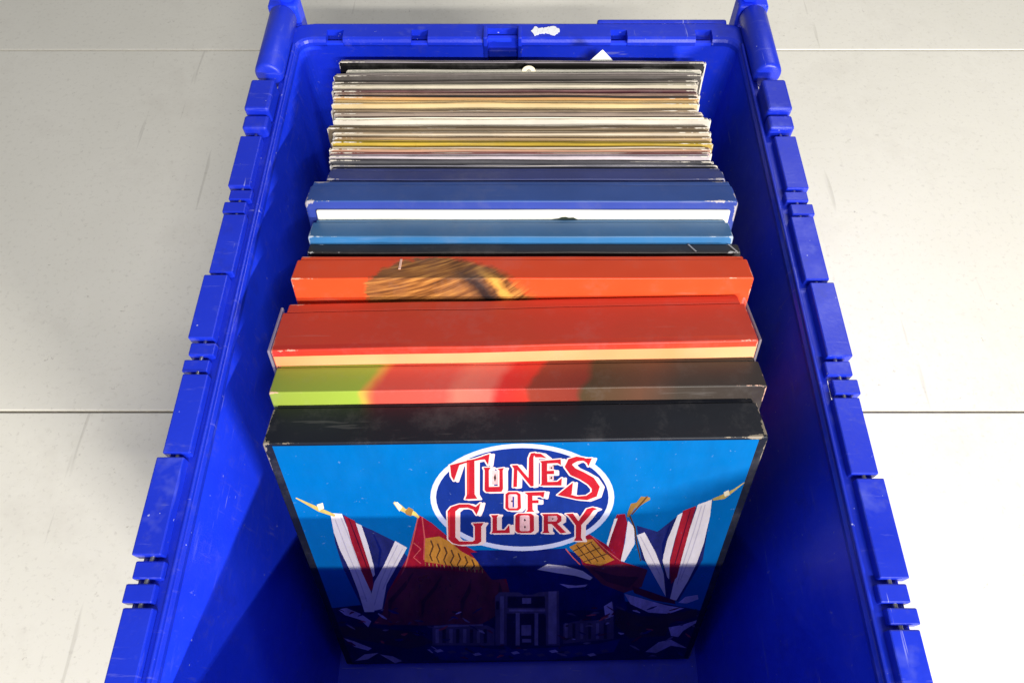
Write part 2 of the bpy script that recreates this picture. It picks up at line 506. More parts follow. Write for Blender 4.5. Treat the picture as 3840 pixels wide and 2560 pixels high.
# cover picture: (ink, outline in mm on the cover, x from the middle, z from the bottom)
ART = [
 ('navy', [(-200.8,82.9),(-152.5,107.9),(-101.7,117.2),(110.7,110.6),(163.5,94.1),(184.3,62.1),(214.1,-89.7),(-253.0,-70.7)]),
 ('night', [(-60.6,188.6),(-28.2,192.5),(36.2,190.7),(77.2,166.1),(90.7,96.4),(-67.8,101.5)]),
 ('flagblue', [(-128.2,241.0),(-119.8,240.8),(-109.6,226.9),(-102.3,220.5),(-88.4,205.7),(-80.4,180.3),(-111.0,100.9),(-126.2,100.3),(-132.0,167.6),(-131.9,205.3)]),
 ('white', [(-128.7,242.8),(-120.9,241.6),(-119.6,221.0),(-118.6,196.7),(-118.1,170.8),(-116.7,145.0),(-115.7,117.5),(-118.2,100.1),(-126.2,100.3),(-126.1,133.8),(-127.4,167.5),(-130.1,195.3),(-130.5,218.1)]),
 ('red', [(-119.7,238.9),(-113.3,233.1),(-112.6,209.6),(-111.4,188.0),(-110.8,163.4),(-113.4,139.2),(-116.3,134.4),(-119.1,167.2),(-120.1,201.7)]),
 ('white', [(-113.1,230.4),(-109.5,227.2),(-108.5,201.4),(-108.5,174.1),(-109.4,159.7),(-111.3,156.1),(-112.2,194.8)]),
 ('white', [(-88.3,206.5),(-80.6,197.3),(-90.4,173.5),(-102.4,144.6),(-111.0,105.1),(-124.2,100.3),(-111.4,148.6),(-100.5,173.8)]),
 ('gold', [(-148.7,260.5),(-142.4,252.4),(-136.5,244.8),(-126.5,238.1),(-125.4,240.8),(-134.5,249.3),(-141.0,255.1),(-148.2,261.5)]),
 ('cream', [(-136.0,252.9),(-131.5,254.9),(-131.9,248.5),(-135.8,245.6)]),
 ('crimson', [(-67.9,238.7),(-59.8,228.7),(-49.0,209.5),(-33.9,194.3),(-19.0,177.7),(-9.2,154.9),(-4.5,114.1),(-20.5,91.6),(-49.1,90.4),(-79.4,93.5),(-111.3,98.8),(-102.9,133.0),(-81.9,183.8),(-74.0,216.6)]),
 ('crimson', [(-111.1,99.8),(-28.6,91.9),(-31.3,76.7),(-81.1,76.1),(-122.0,79.7)]),
 ('ochre', [(-66.3,209.2),(-56.0,211.7),(-47.7,203.0),(-41.3,191.2),(-31.8,180.6),(-22.8,174.3),(-24.5,164.5),(-35.3,164.8),(-49.0,170.6),(-69.7,177.4)]),
 ('umber', [(-63.1,206.3),(-62.1,198.5),(-65.4,186.8),(-64.2,177.7),(-63.3,178.4),(-64.3,186.7),(-60.9,198.4),(-62.0,207.0)]),
 ('umber', [(-58.5,201.9),(-57.4,194.0),(-60.6,183.2),(-59.3,174.8),(-58.4,175.4),(-59.5,183.1),(-56.2,193.9),(-57.4,202.6)]),
 ('umber', [(-53.8,197.5),(-52.7,189.5),(-55.7,179.6),(-54.3,171.8),(-53.4,172.5),(-54.6,179.5),(-51.4,189.4),(-52.7,198.2)]),
 ('umber', [(-49.1,193.0),(-47.9,185.0),(-50.8,176.0),(-49.3,168.7),(-48.4,169.6),(-49.7,175.8),(-46.7,184.8),(-48.0,193.8)]),
 ('umber', [(-44.3,188.5),(-43.1,180.3),(-45.9,172.3),(-44.3,165.7),(-43.4,166.6),(-44.8,172.2),(-41.8,180.1),(-43.2,189.2)]),
 ('umber', [(-39.4,183.9),(-38.2,175.7),(-40.9,168.7),(-39.2,162.6),(-38.3,163.6),(-39.8,168.4),(-36.9,175.5),(-38.4,184.7)]),
 ('umber', [(-34.6,179.3),(-33.2,170.9),(-35.9,164.9),(-34.0,159.5),(-33.2,160.6),(-34.7,164.7),(-31.9,170.7),(-33.5,180.0)]),
 ('umber', [(-29.6,174.6),(-28.2,166.1),(-30.8,161.2),(-28.9,156.4),(-28.1,157.6),(-29.7,160.9),(-26.9,165.9),(-28.5,175.3)]),
 ('rose', [(-66.4,236.4),(-67.1,210.0),(-70.4,180.0),(-69.5,179.9),(-66.2,210.0),(-65.5,236.5)]),
 ('rose', [(-68.8,238.2),(-76.6,204.0),(-85.7,170.2),(-97.0,137.1),(-96.2,136.3),(-84.8,169.5),(-75.7,203.5),(-68.0,237.8)]),
 ('rose', [(-75.6,203.2),(-71.1,195.4),(-77.7,183.7),(-73.0,174.2),(-72.4,175.4),(-76.9,183.6),(-70.3,195.3),(-75.0,204.3)]),
 ('shadedred', [(-84.4,168.9),(-68.0,165.8),(-44.8,162.4),(-26.1,159.5),(-12.1,156.8),(-6.7,134.0),(-4.5,114.1),(-20.6,87.3),(-31.3,75.6),(-81.2,75.0),(-122.2,78.6),(-111.1,99.8),(-101.9,133.0)]),
 ('shadedreddeep', [(-79.8,162.9),(-90.5,142.4),(-104.4,118.8),(-108.0,90.3),(-106.6,90.0),(-101.5,115.5),(-88.4,138.3),(-79.2,162.1)]),
 ('shadedredlight', [(-69.7,160.0),(-79.6,141.2),(-92.2,118.9),(-94.8,89.8),(-93.4,89.6),(-88.1,114.6),(-76.6,135.8),(-69.2,159.2)]),
 ('shadedreddeep', [(-58.7,157.1),(-66.7,138.3),(-77.7,117.7),(-80.5,89.4),(-79.1,89.1),(-74.9,115.0),(-64.7,134.9),(-58.1,156.4)]),
 ('shadedredlight', [(-47.5,154.1),(-54.3,137.1),(-63.0,117.8),(-64.2,88.8),(-62.8,88.6),(-58.0,113.8),(-50.2,132.1),(-46.9,153.5)]),
 ('shadedreddeep', [(-36.3,151.0),(-40.3,133.9),(-46.4,116.4),(-47.9,88.3),(-46.5,88.0),(-42.9,114.3),(-37.3,131.4),(-35.6,150.7)]),
 ('shadedredlight', [(-24.1,148.0),(-27.7,132.2),(-33.0,116.2),(-33.6,87.8),(-32.2,87.6),(-28.5,113.6),(-23.8,129.2),(-23.3,147.8)]),
 ('shadedreddeep', [(-14.6,144.9),(-15.3,129.0),(-17.8,115.1),(-18.2,87.3),(-16.8,87.1),(-13.9,113.8),(-11.8,128.5),(-13.8,145.1)]),
 ('shadedredlight', [(-75.4,150.0),(-77.0,147.5),(-76.6,144.6),(-76.2,144.9),(-76.4,147.2),(-75.2,149.5)]),
 ('maroon', [(-76.9,83.7),(-78.1,82.4),(-79.1,80.3),(-78.8,79.7),(-77.7,81.1),(-76.7,83.1)]),
 ('maroon', [(-83.3,88.6),(-83.7,84.5),(-85.4,80.2),(-85.1,79.6),(-83.0,84.0),(-82.9,88.7)]),
 ('maroon', [(-45.3,103.0),(-47.3,98.7),(-46.3,94.0),(-45.9,94.3),(-46.1,98.4),(-45.0,102.6)]),
 ('shadedreddeep', [(-53.3,143.8),(-53.5,141.0),(-53.4,138.4),(-53.0,138.3),(-52.1,141.2),(-52.9,144.0)]),
 ('maroon', [(-24.6,154.8),(-24.7,153.1),(-25.7,150.9),(-25.4,150.3),(-23.8,152.3),(-24.3,155.0)]),
 ('maroon', [(-46.5,125.8),(-47.7,124.6),(-48.4,122.0),(-48.2,121.5),(-46.9,122.7),(-46.2,125.2)]),
 ('umber', [(-61.4,82.3),(-61.8,79.1),(-62.3,75.7),(-61.9,75.5),(-61.1,78.8),(-61.0,82.3)]),
 ('umber', [(-96.4,90.4),(-98.0,86.6),(-97.5,82.6),(-97.1,82.9),(-97.0,86.5),(-96.1,90.0)]),
 ('shadedreddeep', [(-71.3,116.8),(-71.8,112.9),(-73.3,108.4),(-73.0,107.9),(-70.6,112.0),(-70.9,116.9)]),
 ('shadedredlight', [(-49.9,93.1),(-51.0,91.3),(-51.3,89.1),(-51.0,88.8),(-50.5,90.5),(-49.6,92.5)]),
 ('maroon', [(-95.3,86.4),(-97.4,83.5),(-95.6,80.7),(-95.3,81.4),(-96.5,83.7),(-95.2,85.8)]),
 ('shadedreddeep', [(-31.2,126.7),(-32.4,122.4),(-32.5,117.8),(-32.1,117.7),(-31.7,122.0),(-30.9,126.4)]),
 ('maroon', [(-85.9,130.4),(-86.9,126.1),(-87.7,121.6),(-87.4,121.4),(-86.0,125.7),(-85.5,130.3)]),
 ('shadedreddeep', [(-69.0,98.0),(-70.1,93.1),(-69.6,88.0),(-69.2,88.3),(-69.3,93.1),(-68.6,97.8)]),
 ('shadedredlight', [(-85.4,152.9),(-86.3,149.6),(-86.7,146.0),(-86.4,145.8),(-85.3,149.2),(-85.0,152.9)]),
 ('maroon', [(-68.0,154.2),(-68.4,150.4),(-68.3,146.6),(-67.9,146.6),(-67.5,150.5),(-67.6,154.2)]),
 ('shadedreddeep', [(-55.9,139.7),(-57.4,137.1),(-56.8,134.1),(-56.4,134.4),(-56.4,136.7),(-55.6,139.2)]),
 ('shadedreddeep', [(-60.0,141.7),(-61.2,140.0),(-61.8,137.9),(-61.5,137.4),(-60.6,139.1),(-59.7,141.2)]),
 ('shadedreddeep', [(-81.3,93.0),(-81.2,91.9),(-83.3,89.7),(-83.2,88.9),(-80.7,90.5),(-80.9,93.3)]),
 ('shadedreddeep', [(-51.6,84.9),(-52.3,81.3),(-53.6,77.4),(-53.2,77.0),(-51.7,80.7),(-51.2,84.7)]),
 ('maroon', [(-23.9,89.1),(-25.3,84.2),(-24.1,79.3),(-23.7,79.6),(-24.2,84.3),(-23.6,88.8)]),
 ('maroon', [(-70.8,127.3),(-72.0,125.4),(-72.0,123.0),(-71.6,122.9),(-71.1,124.7),(-70.5,126.8)]),
 ('shadedredlight', [(-23.7,136.0),(-25.6,133.2),(-25.6,129.3),(-25.2,129.1),(-24.3,131.8),(-23.4,135.5)]),
 ('shadedredlight', [(-15.0,106.8),(-15.3,105.7),(-15.9,103.8),(-15.6,103.2),(-14.4,104.6),(-14.6,106.8)]),
 ('shadedredlight', [(-63.1,128.9),(-63.1,125.1),(-63.6,121.2),(-63.2,121.1),(-62.5,125.1),(-62.7,129.1)]),
 ('shadedredlight', [(-91.1,98.3),(-92.3,94.7),(-93.5,90.2),(-93.2,89.7),(-91.0,93.5),(-90.7,98.1)]),
 ('umber', [(-39.9,132.5),(-39.9,128.9),(-42.0,124.6),(-41.8,124.0),(-39.0,128.0),(-39.5,132.7)]),
 ('maroon', [(-37.1,148.0),(-37.5,145.2),(-38.4,142.1),(-38.1,141.7),(-36.9,144.7),(-36.7,147.9)]),
 ('maroon', [(-32.3,118.1),(-32.2,117.1),(-33.0,115.7),(-32.8,115.1),(-31.6,116.5),(-31.9,118.4)]),
 ('shadedredlight', [(-67.5,99.2),(-68.0,97.3),(-68.8,94.5),(-68.6,93.9),(-66.7,96.0),(-67.0,99.2)]),
 ('maroon', [(-95.5,90.1),(-96.7,85.7),(-96.4,81.3),(-96.0,81.5),(-95.6,85.7),(-95.1,89.9)]),
 ('shadedredlight', [(-30.1,151.0),(-30.9,147.3),(-31.3,143.1),(-30.9,142.9),(-29.5,146.7),(-29.7,150.9)]),
 ('shadedredlight', [(-88.8,117.7),(-90.3,115.0),(-90.2,112.1),(-89.8,112.2),(-89.7,114.6),(-88.5,117.1)]),
 ('shadedredlight', [(-69.6,118.2),(-71.6,113.9),(-71.1,109.2),(-70.7,109.4),(-70.7,113.6),(-69.3,117.8)]),
 ('shadedreddeep', [(-57.7,104.6),(-58.5,101.8),(-59.4,98.6),(-59.1,98.1),(-57.6,101.0),(-57.3,104.4)]),
 ('shadedreddeep', [(-76.6,144.4),(-77.3,140.8),(-78.5,136.7),(-78.2,136.3),(-76.3,140.1),(-76.2,144.4)]),
 ('maroon', [(-19.5,121.9),(-19.5,117.9),(-20.7,113.6),(-20.3,113.1),(-18.4,117.4),(-19.1,122.1)]),
 ('maroon', [(-44.7,128.2),(-44.5,126.5),(-45.8,124.3),(-45.7,123.7),(-43.7,125.8),(-44.4,128.5)]),
 ('maroon', [(-47.0,107.1),(-47.1,103.9),(-48.0,100.4),(-47.7,99.9),(-46.1,103.5),(-46.6,107.3)]),
 ('umber', [(-69.1,112.1),(-69.7,111.2),(-70.5,108.9),(-70.3,108.3),(-68.6,109.4),(-68.7,112.0)]),
 ('shadedreddeep', [(-64.5,144.5),(-65.6,141.0),(-66.9,136.7),(-66.6,136.2),(-64.5,139.9),(-64.2,144.4)]),
 ('shadedredlight', [(-69.6,97.4),(-70.2,95.9),(-70.5,93.8),(-70.1,93.5),(-69.3,95.1),(-69.2,97.2)]),
 ('shadedreddeep', [(-17.9,99.9),(-19.4,95.0),(-18.0,90.0),(-17.6,90.4),(-18.3,95.0),(-17.5,99.5)]),
 ('umber', [(-81.5,99.6),(-81.7,96.2),(-83.0,92.5),(-82.7,92.1),(-80.9,95.8),(-81.1,99.8)]),
 ('umber', [(-78.6,131.0),(-78.8,127.7),(-80.2,123.9),(-80.0,123.4),(-77.9,127.1),(-78.2,131.2)]),
 ('brass', [(-69.7,176.0),(-69.7,171.4),(-69.1,171.6),(-69.0,176.2)]),
 ('gold', [(-66.9,175.2),(-66.9,170.6),(-66.3,170.8),(-66.2,175.4)]),
 ('brass', [(-64.1,174.5),(-64.1,169.9),(-63.4,170.0),(-63.4,174.6)]),
 ('gold', [(-61.3,173.7),(-61.3,169.1),(-60.6,169.2),(-60.6,173.8)]),
 ('brass', [(-58.5,172.9),(-58.5,168.3),(-57.8,168.4),(-57.8,173.1)]),
 ('gold', [(-55.7,172.1),(-55.6,167.5),(-55.0,167.6),(-55.0,172.3)]),
 ('brass', [(-52.8,171.3),(-52.8,166.7),(-52.1,166.8),(-52.2,171.5)]),
 ('gold', [(-50.0,170.5),(-50.0,165.9),(-49.3,166.0),(-49.4,170.7)]),
 ('brass', [(-47.2,169.7),(-47.1,165.1),(-46.5,165.2),(-46.5,169.9)]),
 ('gold', [(-44.4,168.9),(-44.3,164.3),(-43.6,164.4),(-43.7,169.1)]),
 ('brass', [(-41.5,168.1),(-41.4,163.4),(-40.7,163.6),(-40.9,168.3)]),
 ('gold', [(-38.7,167.3),(-38.5,162.6),(-37.9,162.8),(-38.0,167.5)]),
 ('brass', [(-35.8,166.5),(-35.7,161.8),(-35.0,162.0),(-35.2,166.7)]),
 ('gold', [(-33.0,165.7),(-32.8,161.0),(-32.1,161.2),(-32.3,165.9)]),
 ('brass', [(-30.1,164.9),(-29.9,160.2),(-29.3,160.4),(-29.4,165.1)]),
 ('gold', [(-27.2,164.1),(-27.0,159.4),(-26.4,159.6),(-26.6,164.3)]),
 ('gold', [(-84.0,253.5),(-81.8,246.0),(-77.8,242.2),(-74.9,238.9),(-71.5,238.4),(-68.8,234.7),(-67.6,236.8),(-69.8,242.2),(-72.8,246.2),(-76.3,246.1),(-78.8,251.2),(-82.8,255.4)]),
 ('brass', [(-77.1,243.4),(-74.0,248.5),(-71.0,245.5),(-73.5,237.4),(-76.7,239.7)]),
 ('cream', [(-83.5,253.8),(-80.9,254.7),(-78.2,248.6),(-80.9,243.5)]),
 ('night', [(-34.8,189.1),(36.1,193.1),(47.2,166.9),(24.2,154.6),(-19.8,149.3)]),
 ('flagblue', [(85.2,221.9),(101.1,213.6),(113.8,234.9),(110.6,160.6),(93.9,175.4)]),
 ('crimson', [(70.0,236.0),(75.5,236.6),(78.3,225.1),(78.6,199.6),(78.7,174.0),(67.3,194.9),(66.6,214.5)]),
 ('white', [(68.7,230.7),(70.8,231.4),(68.1,206.4),(67.0,193.3),(65.7,198.3)]),
 ('white', [(78.4,228.2),(83.6,220.3),(86.4,197.7),(81.1,173.1),(78.2,174.1),(79.0,199.6)]),
 ('white', [(86.7,209.2),(91.9,213.0),(102.6,187.2),(111.5,160.6),(122.2,124.2),(121.6,114.2),(110.1,142.1),(96.6,175.3)]),
 ('umber', [(78.0,235.4),(83.6,218.5),(87.1,199.2),(93.2,173.4),(94.0,173.8),(88.1,199.5),(84.8,219.0),(79.1,236.2)]),
 ('crimson', [(42.8,197.3),(48.9,214.9),(66.2,196.6),(79.2,173.2),(100.2,160.9),(98.4,134.7),(85.6,125.4),(66.9,139.5),(49.7,169.6)]),
 ('shadedred', [(49.7,169.6),(63.0,167.0),(79.5,170.1),(100.2,160.9),(98.4,134.7),(85.6,125.4),(66.9,139.5)]),
 ('shadedreddeep', [(57.7,162.2),(77.4,152.4),(94.8,150.0),(88.8,133.1),(70.5,143.2)]),
 ('ochre', [(38.4,194.9),(47.8,203.7),(54.9,205.2),(65.2,186.5),(73.4,176.0),(62.9,167.4),(51.4,172.2)]),
 ('umber', [(43.4,196.8),(55.9,170.7),(56.4,171.6),(44.0,197.7)]),
 ('umber', [(48.7,198.0),(60.8,173.4),(61.4,174.3),(49.3,198.9)]),
 ('umber', [(54.0,199.1),(65.7,176.0),(66.3,177.0),(54.6,200.1)]),
 ('umber', [(59.4,200.3),(70.6,178.7),(71.1,179.7),(59.9,201.2)]),
 ('umber', [(41.6,188.3),(55.3,201.3),(54.9,202.5),(41.2,189.5)]),
 ('umber', [(45.6,180.4),(61.2,192.8),(60.9,194.0),(45.2,181.7)]),
 ('umber', [(49.7,172.4),(67.3,184.1),(67.0,185.4),(49.4,173.8)]),
 ('rose', [(54.4,207.9),(64.6,191.1),(78.0,173.5),(78.4,174.6),(65.0,192.1),(54.9,208.8)]),
 ('rose', [(35.5,192.0),(41.5,179.8),(47.6,169.1),(48.1,170.2),(42.0,180.8),(36.1,192.9)]),
 ('brass', [(90.6,255.9),(84.5,257.0),(82.1,250.0),(78.4,248.8),(77.3,239.9),(76.9,233.3),(78.2,232.2),(80.1,237.6),(81.8,243.4),(84.5,245.0),(87.6,249.3),(91.2,253.1)]),
 ('umber', [(88.4,257.9),(84.5,248.0),(79.8,236.3),(80.7,235.1),(85.4,246.8),(89.3,256.8)]),
 ('flagblue', [(134.0,252.0),(140.4,174.1),(131.2,109.9),(120.6,114.3),(109.7,174.9),(113.2,233.4)]),
 ('white', [(124.8,246.4),(133.5,252.3),(135.7,232.8),(137.3,198.0),(136.6,168.9),(134.1,143.2),(129.4,112.0),(123.8,113.1),(123.3,137.8),(123.9,172.8),(123.7,209.8)]),
 ('red', [(115.7,239.3),(123.8,245.0),(123.9,214.6),(124.1,178.0),(124.5,149.2),(121.3,137.9),(115.8,167.7),(115.5,205.2)]),
 ('white', [(112.7,234.2),(115.7,237.1),(115.1,201.9),(115.3,174.8),(118.8,145.6),(116.8,149.4),(109.7,174.9),(109.7,202.0)]),
 ('gold', [(151.6,271.5),(145.6,263.3),(139.7,258.0),(133.6,253.1),(134.4,250.9),(142.1,252.8),(146.8,261.2),(152.1,270.7)]),
 ('cream', [(140.0,260.4),(142.8,263.1),(144.7,257.4),(141.7,255.4)]),
 ('white', [(15.3,163.4),(22.7,171.2),(36.7,168.2),(50.2,160.6),(58.5,150.2),(56.8,146.5),(44.9,153.4),(29.6,158.4)]),
 ('lilac', [(33.0,141.5),(45.7,138.3),(55.3,139.9),(53.5,136.1),(40.0,134.6)]),
 ('lilac', [(85.7,124.4),(102.6,114.8),(122.0,104.0),(138.0,98.2),(126.1,89.1),(109.3,91.7),(92.4,107.0)]),
 ('lilac', [(131.5,107.8),(136.0,117.8),(145.5,120.5),(147.2,113.4),(138.8,106.5)]),
 ('maroon', [(90.4,136.9),(109.4,124.6),(127.9,112.0),(129.8,105.8),(110.8,112.5),(93.5,125.1)]),
 ('lilac', [(129.4,64.7),(140.4,68.8),(152.6,77.3),(154.6,71.7),(143.1,57.4),(140.6,45.8),(133.8,48.4)]),
 ('lilac', [(114.8,17.5),(124.5,36.8),(134.7,41.3),(152.6,23.7),(136.4,29.1),(125.1,14.7)]),
 ('umberdark', [(82.1,99.0),(103.9,85.5),(124.3,87.0),(148.4,96.8),(151.5,83.9),(129.5,71.4),(129.4,48.5),(97.6,44.9),(82.3,73.0)]),
 ('lilac', [(-147.0,105.2),(-140.0,108.1),(-129.7,97.3),(-122.9,84.1),(-127.1,73.2),(-131.3,86.6),(-143.1,95.6)]),
 ('lilac', [(-152.0,54.6),(-142.6,47.3),(-129.6,33.6),(-133.5,28.8),(-144.3,36.5)]),
 ('lilac', [(-148.8,8.0),(-137.9,21.5),(-124.9,24.1),(-136.1,11.4)]),
 ('lilac', [(-124.2,21.0),(-113.2,16.9),(-105.5,6.4),(-112.8,1.5)]),
 ('umberdark', [(-153.6,76.3),(-123.0,73.1),(-87.6,62.8),(-73.4,43.7),(-96.3,30.0),(-126.8,45.5),(-150.4,58.1)]),
 ('lilac', [(-81.1,29.4),(-68.0,30.2),(-65.2,23.9),(-77.4,21.9)]),
 ('lilac', [(-66.6,19.0),(-53.7,13.4),(-55.2,7.1),(-65.1,10.0)]),
 ('stone', [(-18.0,123.1),(-14.5,129.6),(1.1,129.1),(5.0,125.0),(11.6,124.8),(16.7,128.6),(33.0,130.8),(37.0,33.3),(-20.2,35.3)]),
 ('stonedark', [(-8.1,122.8),(22.1,121.9),(22.5,102.8),(-8.4,103.8)]),
 ('stonedark', [(-9.2,94.0),(23.4,92.9),(24.7,33.7),(-10.1,34.9)]),
 ('stonelight', [(3.7,119.8),(10.9,119.5),(11.0,110.1),(3.7,110.3)]),
 ('stonelight', [(3.0,73.2),(11.3,73.0),(11.5,53.2),(2.9,53.5)]),
 ('stonelight', [(3.6,47.2),(11.5,46.9),(11.6,39.9),(3.6,40.2)]),
 ('stonelight', [(-14.0,123.0),(-11.0,122.9),(-12.5,38.2),(-15.8,38.3)]),
 ('stonelight', [(24.6,129.7),(31.1,129.5),(34.0,36.6),(26.8,36.9)]),
 ('stonelight', [(-7.1,101.0),(22.6,100.0),(22.6,96.6),(-7.1,97.6)]),
 ('stonelight', [(-1.7,95.2),(1.6,95.0),(1.5,34.5),(-2.2,34.6)]),
 ('stonelight', [(13.9,94.7),(17.0,94.6),(17.8,33.9),(14.5,34.1)]),
 ('stonedark', [(-17.5,115.0),(-14.9,115.0),(-15.2,101.2),(-17.9,101.3)]),
 ('stone', [(-72.7,72.8),(-57.1,77.3),(-25.5,73.3),(-20.1,66.5),(-21.0,35.3),(-75.7,37.2)]),
 ('stonelight', [(-70.3,68.2),(-67.5,68.1),(-69.6,41.8),(-72.5,41.9)]),
 ('stonedark', [(-64.5,68.0),(-61.7,67.9),(-63.6,41.6),(-66.5,41.7)]),
 ('stonelight', [(-58.6,67.8),(-55.8,67.7),(-57.6,41.4),(-60.4,41.5)]),
 ('stonedark', [(-52.8,67.6),(-50.0,67.5),(-51.6,41.2),(-54.4,41.3)]),
 ('stonelight', [(-46.9,67.4),(-44.1,67.3),(-45.5,41.0),(-48.4,41.1)]),
 ('stonedark', [(-41.1,67.2),(-38.3,67.1),(-39.5,40.8),(-42.4,40.9)]),
 ('stonelight', [(-35.2,67.0),(-32.4,66.9),(-33.5,40.6),(-36.3,40.7)]),
 ('stonedark', [(-29.3,66.8),(-26.6,66.7),(-27.4,40.4),(-30.3,40.5)]),
 ('stonelight', [(-71.2,74.2),(-29.6,75.8),(-29.7,72.8),(-71.5,71.2)]),
 ('stone', [(38.4,73.5),(50.6,79.0),(72.7,79.8),(78.2,112.0),(84.0,44.4),(39.8,36.4)]),
 ('stonelight', [(39.7,75.0),(42.2,74.9),(43.5,45.8),(40.9,45.9)]),
 ('stonedark', [(46.4,74.8),(48.9,74.7),(50.3,45.6),(47.8,45.7)]),
 ('stonelight', [(53.1,74.5),(55.6,74.5),(57.2,45.3),(54.7,45.4)]),
 ('stonedark', [(59.8,74.3),(62.3,74.2),(64.1,45.1),(61.6,45.2)]),
 ('stonelight', [(66.5,74.1),(69.0,74.0),(71.0,44.9),(68.5,45.0)]),
 ('stonedark', [(73.1,73.9),(75.6,73.8),(77.9,44.6),(75.4,44.7)]),
 ('lilac', [(70.8,104.0),(76.9,112.1),(80.4,86.8),(74.0,81.2)]),
 ('crowd', [(-80.3,34.2),(-51.3,36.4),(-16.8,27.0),(27.0,28.7),(70.3,35.3),(89.8,44.2),(86.2,18.4),(27.6,3.5),(-17.3,5.2),(-70.8,7.1)]),
 ('lilac', [(-75.1,27.4),(-69.1,29.9),(-66.5,25.2),(-72.6,22.7)]),
 ('stone', [(-63.9,24.7),(-57.9,27.2),(-55.3,22.4),(-61.3,20.0)]),
 ('stone', [(-52.7,22.0),(-46.7,24.5),(-44.0,19.7),(-50.0,17.2)]),
 ('lilac', [(-41.4,19.3),(-35.4,21.7),(-32.7,16.9),(-38.7,14.5)]),
 ('stone', [(-30.0,16.5),(-24.0,19.0),(-21.2,14.2),(-27.2,11.7)]),
 ('stone', [(-18.3,23.8),(-12.4,26.2),(-9.6,21.5),(-15.5,19.0)]),
 ('lilac', [(-6.9,21.0),(-1.1,23.5),(1.9,18.7),(-4.0,16.3)]),
 ('stone', [(4.5,18.3),(10.4,20.7),(13.4,16.0),(7.5,13.5)]),
 ('stone', [(16.0,15.5),(21.9,18.0),(25.0,13.2),(19.1,10.7)]),
 ('lilac', [(27.4,22.8),(33.2,25.2),(36.3,20.5),(30.5,18.0)]),
 ('stone', [(38.9,20.1),(44.7,22.5),(47.9,17.7),(42.1,15.3)]),
 ('stone', [(50.6,17.3),(56.3,19.8),(59.6,15.0),(53.8,12.5)]),
 ('lilac', [(62.2,14.5),(68.0,17.0),(71.3,12.2),(65.5,9.7)]),
 ('stone', [(73.3,21.8),(79.0,24.3),(82.3,19.5),(76.6,17.0)]),
 ('crimsondark', [(-26.6,64.3),(-24.5,61.3),(-21.9,58.1),(-21.5,59.2),(-23.6,64.3),(-26.4,65.5)]),
 ('umberdark', [(97.8,65.9),(99.5,65.7),(101.3,64.8),(101.5,66.0),(99.3,68.9),(97.5,67.2)]),
 ('crimsondark', [(100.7,36.6),(104.9,40.4),(107.9,47.7),(107.2,49.3),(103.2,44.6),(100.1,38.3)]),
 ('crimsondark', [(36.5,26.9),(37.8,28.5),(38.3,29.5),(38.3,31.4),(36.6,32.8),(35.8,28.2)]),
 ('rose', [(110.5,61.7),(113.8,58.8),(116.8,59.3),(116.7,60.8),(113.6,62.7),(110.5,63.2)]),
 ('maroon', [(-41.4,64.3),(-40.5,62.0),(-39.1,61.1),(-38.8,62.1),(-39.7,64.3),(-41.1,65.3)]),
 ('stone', [(-173.6,64.5),(-172.1,63.7),(-170.2,67.5),(-170.4,68.3),(-172.2,66.3),(-173.4,65.6)]),
 ('night', [(107.2,95.9),(111.2,98.3),(114.6,101.9),(114.3,103.0),(110.3,101.2),(106.8,97.1)]),
 ('stone', [(52.5,79.0),(53.6,79.7),(54.5,80.0),(54.5,81.1),(53.1,82.7),(52.1,80.0)]),
 ('maroon', [(60.4,99.9),(63.3,99.1),(66.0,100.2),(65.9,101.7),(63.0,102.8),(60.2,101.4)]),
 ('night', [(-122.0,42.6),(-118.4,43.6),(-114.5,49.2),(-114.7,50.0),(-118.6,45.8),(-121.9,43.5)]),
 ('lilac', [(-191.4,36.3),(-189.8,31.8),(-187.4,27.9),(-186.5,29.5),(-187.7,36.1),(-190.6,38.1)]),
 ('maroon', [(-47.9,28.8),(-46.6,26.8),(-45.0,27.5),(-44.7,29.5),(-46.0,31.9),(-47.7,30.8)]),
 ('maroon', [(-181.9,63.7),(-180.3,60.6),(-178.1,59.2),(-177.8,60.0),(-179.5,62.6),(-181.6,64.5)]),
 ('rose', [(-101.0,58.2),(-98.2,56.5),(-95.1,59.9),(-95.2,61.8),(-98.0,61.3),(-100.8,60.1)]),
 ('crimsondark', [(-134.6,82.2),(-132.6,81.5),(-130.5,80.7),(-130.2,81.6),(-132.1,84.0),(-134.5,83.2)]),
 ('rose', [(-120.4,46.9),(-119.6,43.0),(-117.6,42.4),(-117.0,44.2),(-117.9,47.2),(-119.7,48.4)]),
 ('night', [(-37.4,94.3),(-33.1,99.2),(-29.2,104.0),(-29.4,104.8),(-33.6,101.4),(-37.6,95.1)]),
 ('stone', [(106.5,51.9),(108.2,52.7),(109.6,53.6),(109.5,55.2),(107.3,56.7),(106.0,53.3)]),
 ('maroon', [(-114.5,24.2),(-113.5,23.8),(-112.3,22.3),(-111.7,23.4),(-112.6,27.1),(-114.5,25.6)]),
 ('rose', [(-120.1,82.8),(-118.9,80.0),(-116.9,82.1),(-116.9,83.2),(-118.4,82.9),(-119.7,83.8)]),
 ('lilac', [(47.2,45.2),(48.8,44.2),(50.5,44.3),(50.5,45.2),(48.8,46.4),(47.1,46.0)]),
 ('stone', [(-58.9,81.7),(-55.8,84.1),(-52.8,88.9),(-53.0,89.6),(-56.2,85.9),(-59.0,82.5)]),
 ('umberdark', [(-78.4,6.8),(-75.0,8.3),(-71.9,14.2),(-72.2,15.7),(-75.7,12.3),(-78.6,8.6)]),
 ('night', [(132.5,77.4),(137.5,72.5),(141.9,72.9),(141.7,74.6),(137.3,76.7),(132.5,79.0)]),
